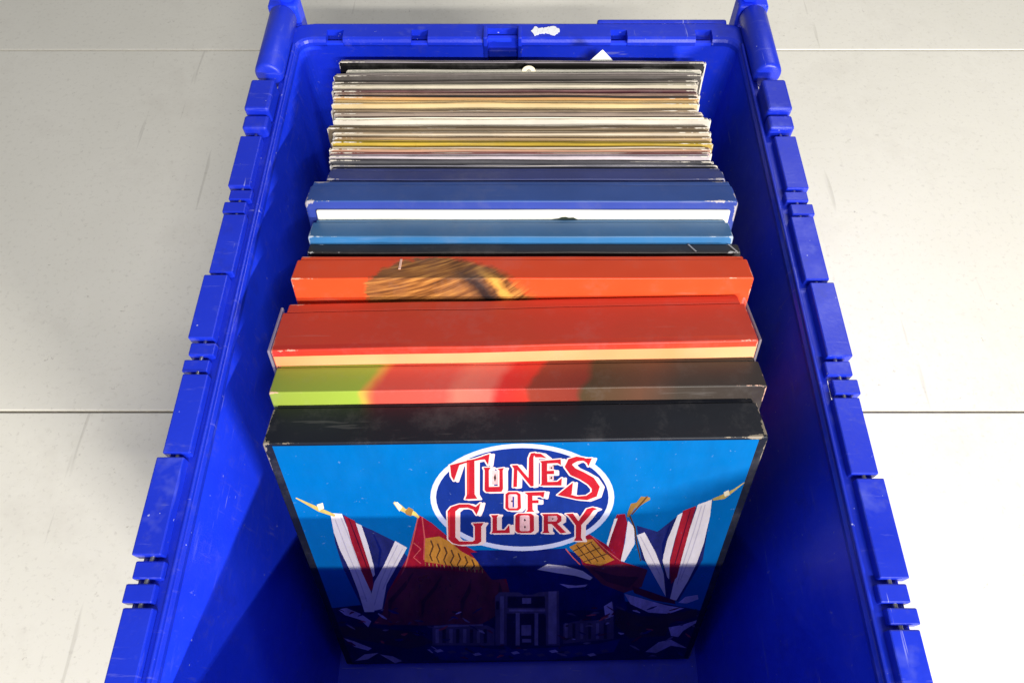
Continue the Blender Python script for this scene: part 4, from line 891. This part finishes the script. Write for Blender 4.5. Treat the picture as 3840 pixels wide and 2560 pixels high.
# ---- front box set with the printed cover
W, t, H = .3148, .0355, .318
bx = stand('record_box_set', -.0004, .1691, t, H, 17.5, .84, 'black boxed record set in front, cover reading Tunes of Glory over flags', 'record box')
m = board('black_box_board', W, t, H, solid((26, 29, 38), (24, 28, 38), .18, H), .0016, (150, 138, 120), (.38, .55), .28, .50)
lid = slab('lid', W, -t, -.006, 0, H, m, bx, .0011, 0, .00012, 1)
slab('tray', W - .004, -.0058, 0, .001, H - .0004, m, bx, .0008, 0, .0002, 2)

PAL = {'sky': (0, 102, 170), 'navy': (12, 20, 74), 'night': (16, 28, 104), 'flagblue': (38, 44, 108), 'white': (238, 230, 226), 'red': (176, 34, 44),
       'gold': (214, 186, 96), 'cream': (240, 228, 190), 'crimson': (158, 22, 38), 'ochre': (196, 132, 44), 'umber': (92, 58, 22), 'rose': (206, 92, 84),
       'maroon': (96, 16, 34), 'brass': (150, 112, 52), 'lilac': (206, 194, 232), 'umberdark': (66, 50, 42), 'stone': (104, 92, 120), 'stonedark': (34, 28, 56),
       'stonelight': (152, 140, 172), 'crowd': (24, 36, 128), 'ring': (200, 204, 226), 'oval': (20, 46, 124), 'lettering': (178, 30, 36), 'lettering2': (226, 66, 52),
       'pink': (240, 184, 182), 'outline': (230, 206, 196), 'border': (20, 24, 34), 'fold': (206, 198, 204), 'crimsondark': (122, 18, 34), 'shadedred': (122, 50, 58), 'shadedreddeep': (78, 34, 44), 'shadedredlight': (122, 60, 58)}  # lower flag reds: crimson darkened to carry the front wall's cast shadow


def grow(poly, w, sh):
    """outline pieces round a letter: its swept edges and corners"""
    out = [poly]
    n = len(poly)
    q = [(x + sh[0], z + sh[1]) for x, z in poly]
    for base_p in (poly, q):
        for i in range(n):
            (x0, z0), (x1, z1) = base_p[i], base_p[(i + 1) % n]
            dx, dz = x1 - x0, z1 - z0
            l = math.hypot(dx, dz)
            if l < 1e-6:
                continue
            a, b = -dz / l * w, dx / l * w
            out.append([(x0 + a, z0 + b), (x1 + a, z1 + b), (x1 - a, z1 - b), (x0 - a, z0 - b)])
            out.append([(x0 + w * math.cos(k * math.pi / 4), z0 + w * math.sin(k * math.pi / 4)) for k in range(8)])
    for i in range(n):
        a, b = poly[i], poly[(i + 1) % n]
        out.append([a, b, q[(i + 1) % n], q[i]])
    return out


def area(p):
    return sum(p[i][0] * p[(i + 1) % len(p)][1] - p[(i + 1) % len(p)][0] * p[i][1] for i in range(len(p)))


layers = []
x0, x1, z0, z1 = -151.5, 151.8, 2.5, 315.8
layers.append(('sky', [(x0, z0), (x1, z0), (x1, z1), (x0, z1)]))
for key, p in ART:
    p = [(min(max(a, x0), x1), min(max(b, z0), z1)) for a, b in p]
    if key == '@outline':
        for q in grow(p, 1.05, (2.3, -.7)):
            layers.append(('outline', q))
    else:
        layers.append((key, p))
vs, fs, keys = [], [], []
for key, p in layers:
    if abs(area(p)) < .02:
        continue
    if area(p) < 0:
        p = p[::-1]
    i0 = len(vs)
    vs += [Vector(q) for q in p]
    fs.append(list(range(i0, i0 + len(p))))
    keys.append(key)
V, E, Fc, ov, oe, of = geometry.delaunay_2d_cdt(vs, [], fs, 0, 1e-4)
names = list(PAL)
me = bpy.data.meshes.new('cover_print')
me.from_pydata([(v.x / 1000, -t - .00022, v.y / 1000) for v in V], [], [list(f) for f in Fc])
for k in names:
    g = G('print_' + k)
    cc = lin(PAL[k])
    painted = {'sky': .10, 'white': .16, 'fold': .16, 'cream': .15, 'ring': .08, 'outline': .10, 'oval': .22, 'lettering': .20}.get(k, .48)
    dk = tuple(a * (1 - painted) for a in cc[:3]) + (1,)
    lt = tuple(min(1, a * (1 + painted * .55)) for a in cc[:3]) + (1,)
    folds = g.noise(70, 4, .7, stretch=(1.0, 1.0, .28), rot=(0, .35, 0))
    c = g.mix(g.remap(folds, .32, .68), dk, lt)
    c = g.mix(g.remap(g.noise(330, 3, .7), .40, .64, 0, painted * .5), c, dk)
    speck = g.remap(g.noise(260, 3, .6), .70, .76, 0, .35)
    c = g.mix(speck, c, lin((170, 190, 214)))
    g.bump(g.noise(14, 2), .10, .003)
    me.materials.append(g.out(c, g.remap(g.noise(30, 3), .3, .7, .26, .42), .5))
for p, o in zip(me.polygons, of):
    p.material_index = names.index(keys[max(o)]) if o else names.index('sky')
bm = bmesh.new(); bm.from_mesh(me)
for f in bm.faces:
    if f.normal.y > 0:
        f.normal_flip()
bm.to_mesh(me); bm.free()
pr = link('cover_print', me, None, lid)

# ---- second box: green, red and brown picture wrapped over the top
W, t, H = .3210, .0268, .322
bx = stand('record_box_set', .0016, .2036, t, H, 17.3, 1.0, 'boxed record set with green, red and dark brown picture on its top edge', 'record box')


def paint2(g, x, y, z):
    n = g.noise(22, 3)
    # slanted colour fields of the printed picture
    sh = g.math('MULTIPLY', g.math('ADD', y, t), .45)
    u = g.math('ADD', g.math('SUBTRACT', x, sh), g.remap(n, .3, .7, -.004, .004))
    f = g.remap(u, -W / 2, W / 2)
    S = lambda *c: lin(c)
    return g.ramp(f, [(0, S(140, 158, 62)), (.178, S(152, 176, 66)), (.192, S(214, 160, 76)), (.206, S(220, 110, 70)), (.216, S(214, 82, 70)), (.345, S(216, 84, 74)),
                      (.375, S(222, 112, 96)), (.440, S(220, 104, 92)), (.462, S(214, 48, 46)), (.508, S(206, 52, 42)), (.522, S(140, 56, 42)),
                      (.612, S(128, 50, 40)), (.628, S(74, 58, 40)), (.75, S(92, 62, 48)), (.82, S(62, 54, 48)), (1, S(54, 48, 46))])


m = board('picture_box_board', W, t, H, paint2, .0009, (214, 170, 150), (.34, .5), .3, .56)
slab('lid', W, -t, -.004, 0, H, m, bx, .001, 0, .0006, 3)
slab('tray', W - .004, -.0038, 0, .001, H - .0004, m, bx, .0007, 0, .0003, 4)

# ---- red box with the cream cover
W, t, H = .3202, .0470, .322
bx = stand('record_box_set', -.0004, .2322, t, H, 17.0, 1.5, 'wide brick red boxed record set with a cream strip along its cover', 'record box')


def paint3(g, x, y, z):
    n = g.remap(g.noise(9, 4), .3, .7)
    red = g.mix(n, lin((190, 66, 44)), lin((200, 62, 46)))
    edge = g.mix(g.remap(g.noise(30, 3, .6, stretch=(.2, 1, 1)), .35, .65), lin((214, 74, 44)), lin((190, 52, 40)))
    red = g.mix(g.math('LESS_THAN', y, -t + .0052), red, edge)
    cream = g.mix(g.remap(g.noise(14, 3, .5), .3, .7), lin((226, 146, 96)), lin((234, 172, 124)))
    front = g.math('MULTIPLY', g.math('LESS_THAN', y, -t + .0005), g.math('LESS_THAN', z, H - .0056))
    return g.mix(front, red, cream)


m = board('red_box_board', W, t, H, paint3, .0011, (214, 160, 140), (.36, .5), .28, .52)
slab('lid', W, -t, -.009, 0, H, m, bx, .0013, 0, .0009, 5)
slab('tray', W - .005, -.0088, 0, .001, H - .0003, m, bx, .001, 0, .0009, 5)
gf = G('clear_film')
gf.b.inputs['Transmission Weight'].default_value = .0
gf.b.inputs['Alpha'].default_value = .30
M_FILM = gf.out(lin((200, 190, 196)), gf.remap(gf.noise(90, 3), .3, .7, .12, .35), .6)
for s in (-1, 1):
    slab('film_fold', .0016, -t - .0006, -.004, .02, H + .0006, M_FILM, bx, .0006, 0, 0, 7, nx=2, ends=.0004).location.x = s * (W / 2 + .0009)

# ---- orange box with the top of a head on its cover
W, t, H = .3207, .0255, .328
bx = stand('record_box_set', .0030, .2854, t, H, 16.6, .07, 'bright orange boxed record set, brown hair printed on its cover', 'record box')


def paint4(g, x, y, z):
    n = g.remap(g.noise(12, 3), .3, .7)
    org = g.mix(n, lin((222, 72, 34)), lin((230, 80, 40)))
    s = g.math('ADD', g.math('ADD', y, t), g.math('SUBTRACT', z, H))
    wob = g.remap(g.noise(55, 4, .7), .3, .7, -.11, .11)
    skew = g.math('ADD', x, g.math('MULTIPLY', g.math('ADD', s, .02), .28))
    ex = g.math('DIVIDE', g.math('ADD', skew, .0525), .0600)
    es = g.math('DIVIDE', g.math('ADD', s, .030), .0555)
    d = g.math('ADD', g.math('ADD', g.math('MULTIPLY', ex, ex), g.math('MULTIPLY', es, es)), wob)
    mask = g.remap(d, .88, g.remap(x, -.06, .0, .98, 1.22), 1, 0)
    # strands combed over to one side
    cx = g.n('ShaderNodeCombineXYZ')
    bend = g.math('MULTIPLY', g.math('MULTIPLY', ex, ex), -.010)
    across = g.math('ADD', g.math('ADD', g.math('MULTIPLY', x, -.42), g.math('MULTIPLY', s, .90)), bend)
    along = g.math('ADD', g.math('MULTIPLY', x, .90), g.math('MULTIPLY', s, .42))
    g.put(cx.inputs[0], g.math('MULTIPLY', along, 26))
    g.put(cx.inputs[1], g.math('MULTIPLY', across, 330))
    nd = g.n('ShaderNodeTexNoise')
    nd.inputs['Scale'].default_value = 1.0; nd.inputs['Detail'].default_value = 4; nd.inputs['Roughness'].default_value = .62
    g.put(nd.inputs['Vector'], cx.outputs[0])
    hair = g.ramp(nd.outputs['Fac'], [(.30, lin((78, 46, 24))), (.44, lin((124, 76, 38))), (.55, lin((166, 108, 54))), (.70, lin((206, 146, 76))), (.84, lin((180, 120, 66)))])
    hair2 = g.mix(g.remap(g.noise(26, 2), .45, .62, 0, .55), hair, lin((136, 88, 60)))
    # the dark parting and the golden lock beside it
    px = g.math('ADD', g.math('SUBTRACT', g.math('ADD', x, .0350), g.math('MULTIPLY', s, -.62)), g.remap(g.noise(60, 3), .3, .7, -.003, .003))
    part = g.remap(g.math('ABSOLUTE', px), .002, .0120, .95, 0)
    part = g.math('MULTIPLY', part, g.remap(s, .020, -.004, 0, 1))
    hair3 = g.mix(part, hair2, lin((42, 32, 34)))
    lock = g.remap(g.math('ABSOLUTE', g.math('SUBTRACT', px, .0140)), .001, .0062, .62, 0)
    lock = g.math('MULTIPLY', lock, g.remap(s, .016, -.002, 0, 1))
    hair4 = g.mix(lock, hair3, lin((250, 186, 86)))
    return g.mix(mask, org, hair4)


m = board('orange_box_board', W, t, H, paint4, .0009, (236, 172, 148), (.32, .46), .3, .55)
lid = slab('lid', W, -t, -.004, 0, H, m, bx, .0009, 0, .0004, 8)
slab('tray', W - .004, -.0038, 0, .001, H - .0004, m, bx, .0007, 0, .0003, 9)
M_NICK = flat('bare_board', (238, 190, 170), .7, .05)
block('nick', -.0868, -.0852, -t * .62, -.0045, H + .0002, H + .0007, M_NICK, lid, .0001, 1)

# ---- slim black box
W, t, H = .3150, .0100, .3205
bx = stand('record_box_set', .0042, .3158, t, H, 16.2, 0, 'slim scuffed black record case between the orange and teal boxes', 'record box')
m = board('slim_black_board', W, t, H, solid((34, 33, 34), (40, 38, 40), .2, H), .0016, (196, 196, 196), (.4, .6), .4, .60)
case = slab('case', W, -t, 0, 0, H, m, bx, .001, 0, .0007, 10)
M_SLIV = flat('film_edge', (170, 168, 172), .3, .1)
for xx in (.125, .1545):
    o = block('film_crease', xx - .0006, xx + .0006, -t + .0006, -.001, H + .0001, H + .0006, M_SLIV, case, .0001, 1)
    for v in o.data.vertices:
        v.co.x -= (v.co.y + t) * .5

# ---- teal box
W, t, H = .3110, .0220, .320
bx = stand('record_box_set', .0019, .3276, t, H, 16.0, 0, 'teal blue boxed record set with a bright blue front edge', 'record box')
m = board('teal_box_board', W, t, H, solid((50, 110, 164), (56, 102, 146), .14, H), .0010, (170, 182, 196), (.34, .48), .45, .53)
slab('lid', W, -t, -.004, 0, H, m, bx, .001, 0, .0006, 11)
slab('tray', W - .004, -.0038, 0, .001, H - .0004, m, bx, .0007, 0, .0003, 12)

# ---- white case
W, t, H = .3090, .0018, .3260
bx = stand('record_sleeve', .0038, .3514, t, H, 15.7, 0, 'clean white record sleeve between the teal and slate blue boxes', 'record sleeve')
m = board('white_sleeve_board', W, t, H, solid((228, 228, 216), (222, 220, 208), .03, H), .0006, (214, 206, 184), (.5, .6), .3, .6)
cov = slab('sleeve', W, -t, 0, 0, H, m, bx, .0006, 0, .0003, 13)
M_DARK = flat('dark_print', (34, 44, 34), .5, .2)
rnd = random.Random(5)
pts = [(.0262, -.0126), (.0290, -.0116), (.0325, -.0112), (.0350, -.0100), (.0385, -.0098), (.0402, -.0106), (.0440, -.0103), (.0462, -.0116), (.0482, -.0126), (.0470, -.0200), (.0280, -.0200)]
bm = bmesh.new()
bm.faces.new([bm.verts.new((x - .006, -t - .0006, H + z + .0042)) for x, z in pts])
from_bm('cover_picture', bm, M_DARK, cov)

# ---- slate blue box
W, t, H = .3225, .0270, .3250
bx = stand('record_box_set', .0024, .3553, t, H, 15.5, 0, 'slate blue boxed record set with frayed corners behind a white sleeve', 'record box')
m = board('slate_box_board', W, t, H, solid((50, 68, 152), (48, 80, 150), .12, H), .0017, (186, 178, 176), (.36, .5), .42, .50)
slab('lid', W, -t, -.005, 0, H, m, bx, .0013, 0, .0007, 14, ends=.0028)
slab('tray', W - .004, -.0048, 0, .001, H - .0004, m, bx, .0008, 0, .0003, 15)

# ---- dull navy box
W, t, H = .3091, .0160, .318
bx = stand('record_box_set', .0060, .3852, t, H, 15.3, 0, 'dull navy slim boxed record set directly in front of the row of sleeves', 'record box')
m = board('navy_box_board', W, t, H, solid((54, 64, 122), (54, 64, 122), .16, H), .0010, (186, 180, 186), (.38, .52), .4, .50)
slab('lid', W, -t, -.004, 0, H, m, bx, .0011, 0, .0007, 16, ends=.0022)
slab('tray', W - .004, -.0038, 0, .001, H - .0004, m, bx, .0007, 0, .0003, 17)

# ---- the row of single and double sleeves, from the back wall forward
#      X, W, Yf, lean, t, dH, front print, top edge, second tone, label
SL = [
 (.0028, .3160, .5173, 11.0, .0042, 0, (22, 20, 18), (150, 142, 150), 'black record sleeve with a silvery top edge, rearmost in the crate'),
 (.0052, .3042, .5071, 11.2, .0036, .0022, (226, 222, 206), (196, 192, 178), 'narrow off-white record sleeve, second from the back wall'),
 (-.0004, .3139, .5008, 11.4, .0044, .0004, (98, 92, 88), (112, 102, 98), 'grey record sleeve with torn left corner, third from the back wall'),
 (-.0007, .3105, .4957, 11.6, .0040, -.0014, (84, 80, 72), (118, 108, 100), 'dark grey-brown record sleeve just behind a broad cream one'),
 (-.0015, .3092, .4901, 11.8, .0045, .0016, (238, 228, 204), (206, 196, 172), 'broad cream record sleeve, fifth from the back wall'),
 (-.0020, .3075, .4845, 12.0, .0042, -.0012, (86, 44, 52), (120, 84, 84), 'burgundy record sleeve, sixth from the back wall'),
 (-.0022, .3068, .4801, 12.2, .0036, .0010, (250, 214, 186), (206, 166, 146), 'peach pink record sleeve in front of the burgundy one'),
 (-.0024, .3061, .4751, 12.3, .0042, .0002, (236, 186, 116), (204, 152, 100), 'tan orange record sleeve behind the pale yellow one'),
 (-.0025, .3048, .4682, 12.5, .0056, .0020, (254, 226, 170), (226, 190, 128), 'thick pale yellow record sleeve in the rear half of the row'),
 (-.0022, .3027, .4623, 12.7, .0042, -.0014, (170, 148, 122), (160, 138, 112), 'grey-tan record sleeve just in front of the thick pale yellow one'),
 (.0004, .3054, .4585, 12.9, .0032, .0012, (250, 226, 206), (176, 156, 140), 'thin pinkish white record sleeve, eleventh from the back wall'),
 (.0016, .3064, .4547, 13.1, .0034, -.0012, (112, 88, 78), (140, 116, 104), 'thin dark brown record sleeve, twelfth from the back wall'),
 (.0029, .3085, .4500, 13.3, .0042, .0030, (255, 246, 230), (226, 214, 192), 'brightest white record sleeve, middle of the row of sleeves'),
 (.0005, .3121, .4428, 13.5, .0046, -.0008, (168, 148, 118), (120, 100, 76), 'brown-grey record sleeve sticking out to the left, middle of the row'),
 (.0035, .3060, .4367, 13.7, .0044, .0020, (240, 224, 198), (172, 150, 122), 'cream record sleeve in front of the brown-grey one sticking out'),
 (.0037, .3059, .4317, 13.8, .0042, -.0004, (222, 190, 142), (146, 116, 82), 'tan record sleeve right behind the yellow one'),
 (.0023, .3074, .4262, 14.0, .0046, .0018, (228, 194, 78), (158, 134, 26), 'mustard yellow record sleeve in the front half of the row'),
 (.0024, .3056, .4202, 14.2, .0044, -.0006, (214, 164, 140), (184, 146, 104), 'pinkish tan record sleeve right in front of the yellow one'),
 (.0019, .3053, .4172, 14.4, .0024, -.0010, (176, 104, 106), (150, 96, 92), 'very thin dusty red record sleeve in front of the pinkish tan one'),
 (.0021, .3039, .4127, 14.6, .0040, .0018, (234, 222, 228), (196, 180, 190), 'lilac white record sleeve, third from the front of the row'),
 (.0010, .3050, .4088, 14.8, .0036, -.0012, (92, 92, 98), (78, 76, 84), 'dark grey record sleeve, second from the front of the row'),
 (.0052, .3068, .4044, 15.0, .0038, .0006, (76, 76, 90), (176, 174, 186), 'dark sleeve with a pale grey top edge, foremost of the sleeves'),
]
M_INNER = [flat('inner_paper', (236, 228, 208), .7, .10, 60), flat('inner_card', (186, 172, 150), .7, .12, 60), flat('inner_grey', (120, 112, 108), .6, .15, 60), flat('inner_black', (30, 28, 28), .5, .15, 60)]
for k, (X, W, Yf, lean, t, dH, fc, tc, lab) in enumerate(SL):
    H = .315 + (dH + .0012 if dH < .0005 else dH - .0007)
    o = stand('record_sleeve', X, Yf, t, H, lean, random.uniform(-.16, .16), lab, 'record sleeve', 'record sleeves in the crate')
    o.rotation_euler.y = R(random.uniform(-.22, .22))

    def paint_s(g, x, y, z, fc=fc, tc=tc, H=H, k=k):
        n1 = g.noise(7 + k % 5, 4, .6, stretch=(1.4, .2, .2))
        f = g.remap(n1, .32, .68)
        a, b = lin(tuple(v * .86 for v in fc)), lin(tuple(v * .84 for v in tc))
        dk = tuple(v * .50 for v in a[:3]) + (1,)
        front = g.mix(f, a, g.mix(.60, a, dk))
        tdk = tuple(v * .66 for v in b[:3]) + (1,)
        tl = tuple(min(1, v * 1.25) for v in b[:3]) + (1,)
        n2 = g.noise(11 + k % 7, 5, .7, stretch=(1.2, 3, 1))
        top = g.mix(g.remap(n2, .35, .65), tdk, tl)
        # printed marks near the top of the cover
        n3 = g.remap(g.noise(120, 2, .6, stretch=(1, .1, .5)), .62, .70, 0, .35)
        front = g.mix(n3, front, dk)
        return g.mix(g.math('GREATER_THAN', z, H - .0008), front, top)

    m = board('sleeve_board', W, t, H, paint_s, .0007, (214, 206, 192), (.4, .6), .30, .52)
    bow, sd = random.uniform(-.0004, .0006), 30 + k
    pw = min(.0011, t * .3)
    splay = random.uniform(.0002, .0009)
    slab('front_panel', W, -t, -t + pw, 0, H, m, o, pw * .45, bow, .0009, sd, nx=22, ends=.0016)
    slab('back_panel', W - .0008, -pw, 0, 0, H - splay, m, o, pw * .45, bow * .6, .0009, sd + .13, nx=22, ends=.0014)
    if t > .003:
        inner = M_INNER[k % len(M_INNER)]
        zi = H - (.0008, .0030, -.0006, .0022, .0014)[k % 5]
        slab('inner_sleeve', W - .006, -t * .62, -t * .38, .002, zi, inner, o, .0003, bow, .0009, sd + .06, nx=22, ends=.001).location.x = random.uniform(-.002, .002)
    # the spine folded round the right-hand end
    mm = board('spine_board', .0012, t, H - .002, solid(tuple(min(255, int(v * .6 + 90)) for v in tc)), .0008, (230, 226, 216), (.45, .6), .3, .45)
    if k % 3 != 1:
        sp = slab('spine', .0011, -t * .9, -t * .1, .001, H - .0012, mm, o, .0004, 0, 0, 60 + k, nx=2, ends=.0003)
        sp.location.x = (1 if k % 2 == 0 else -1) * (W / 2 + .0006)

# ---- paper corner behind the last sleeve
M_PAPER = flat('white_paper', (246, 246, 236), .75, .03, 200)
pp = empty('paper_insert', (.0726, .5120, FL + .2454), (R(-11), 0, 0))
tag(pp, 'white paper corner poking up behind the rearmost sleeve', 'paper')
hd = .0500
zc = .0732 - hd
bm = bmesh.new()
r = bmesh.ops.create_cube(bm, size=1)
for v in bm.verts:
    v.co = Vector((v.co.x * hd * 1.414, v.co.y * .0003, v.co.z * hd * 1.414))
bmesh.ops.rotate(bm, verts=bm.verts, cent=(0, 0, 0), matrix=Matrix.Rotation(R(45), 3, 'Y'))
for v in bm.verts:
    v.co.z += zc
from_bm('sheet', bm, M_PAPER, pp)

# ---- small round tab standing on the second sleeve
M_TAB = flat('cream_card', (238, 228, 196), .7, .05)
pts_o, pts_i = [], []
for k in range(17):
    a = math.pi * k / 16
    pts_o.append((.0058 * math.cos(a), .0050 * math.sin(a)))
    pts_i.append((.0021 * math.cos(a), .0018 * math.sin(a)))
tb = empty('card_tab', (.0090, .5062, .3174), (R(-11), 0, 0))
tag(tb, 'small cream half-round card tab above the off-white sleeve', 'tab')
bm = bmesh.new()
def vv(p, y): return bm.verts.new((p[0], y, p[1]))
fo = [vv(p, -.0003) for p in pts_o]; fi = [vv(p, -.0003) for p in pts_i]
bo = [vv(p, .0003) for p in pts_o]; bi = [vv(p, .0003) for p in pts_i]
for k in range(16):
    bm.faces.new((fo[k], fo[k + 1], fi[k + 1], fi[k]))
    bm.faces.new((bo[k + 1], bo[k], bi[k], bi[k + 1]))
    bm.faces.new((fo[k + 1], fo[k], bo[k], bo[k + 1]))
    bm.faces.new((fi[k], fi[k + 1], bi[k + 1], bi[k]))
bmesh.ops.recalc_face_normals(bm, faces=bm.faces)
from_bm('tab', bm, M_TAB, tb)
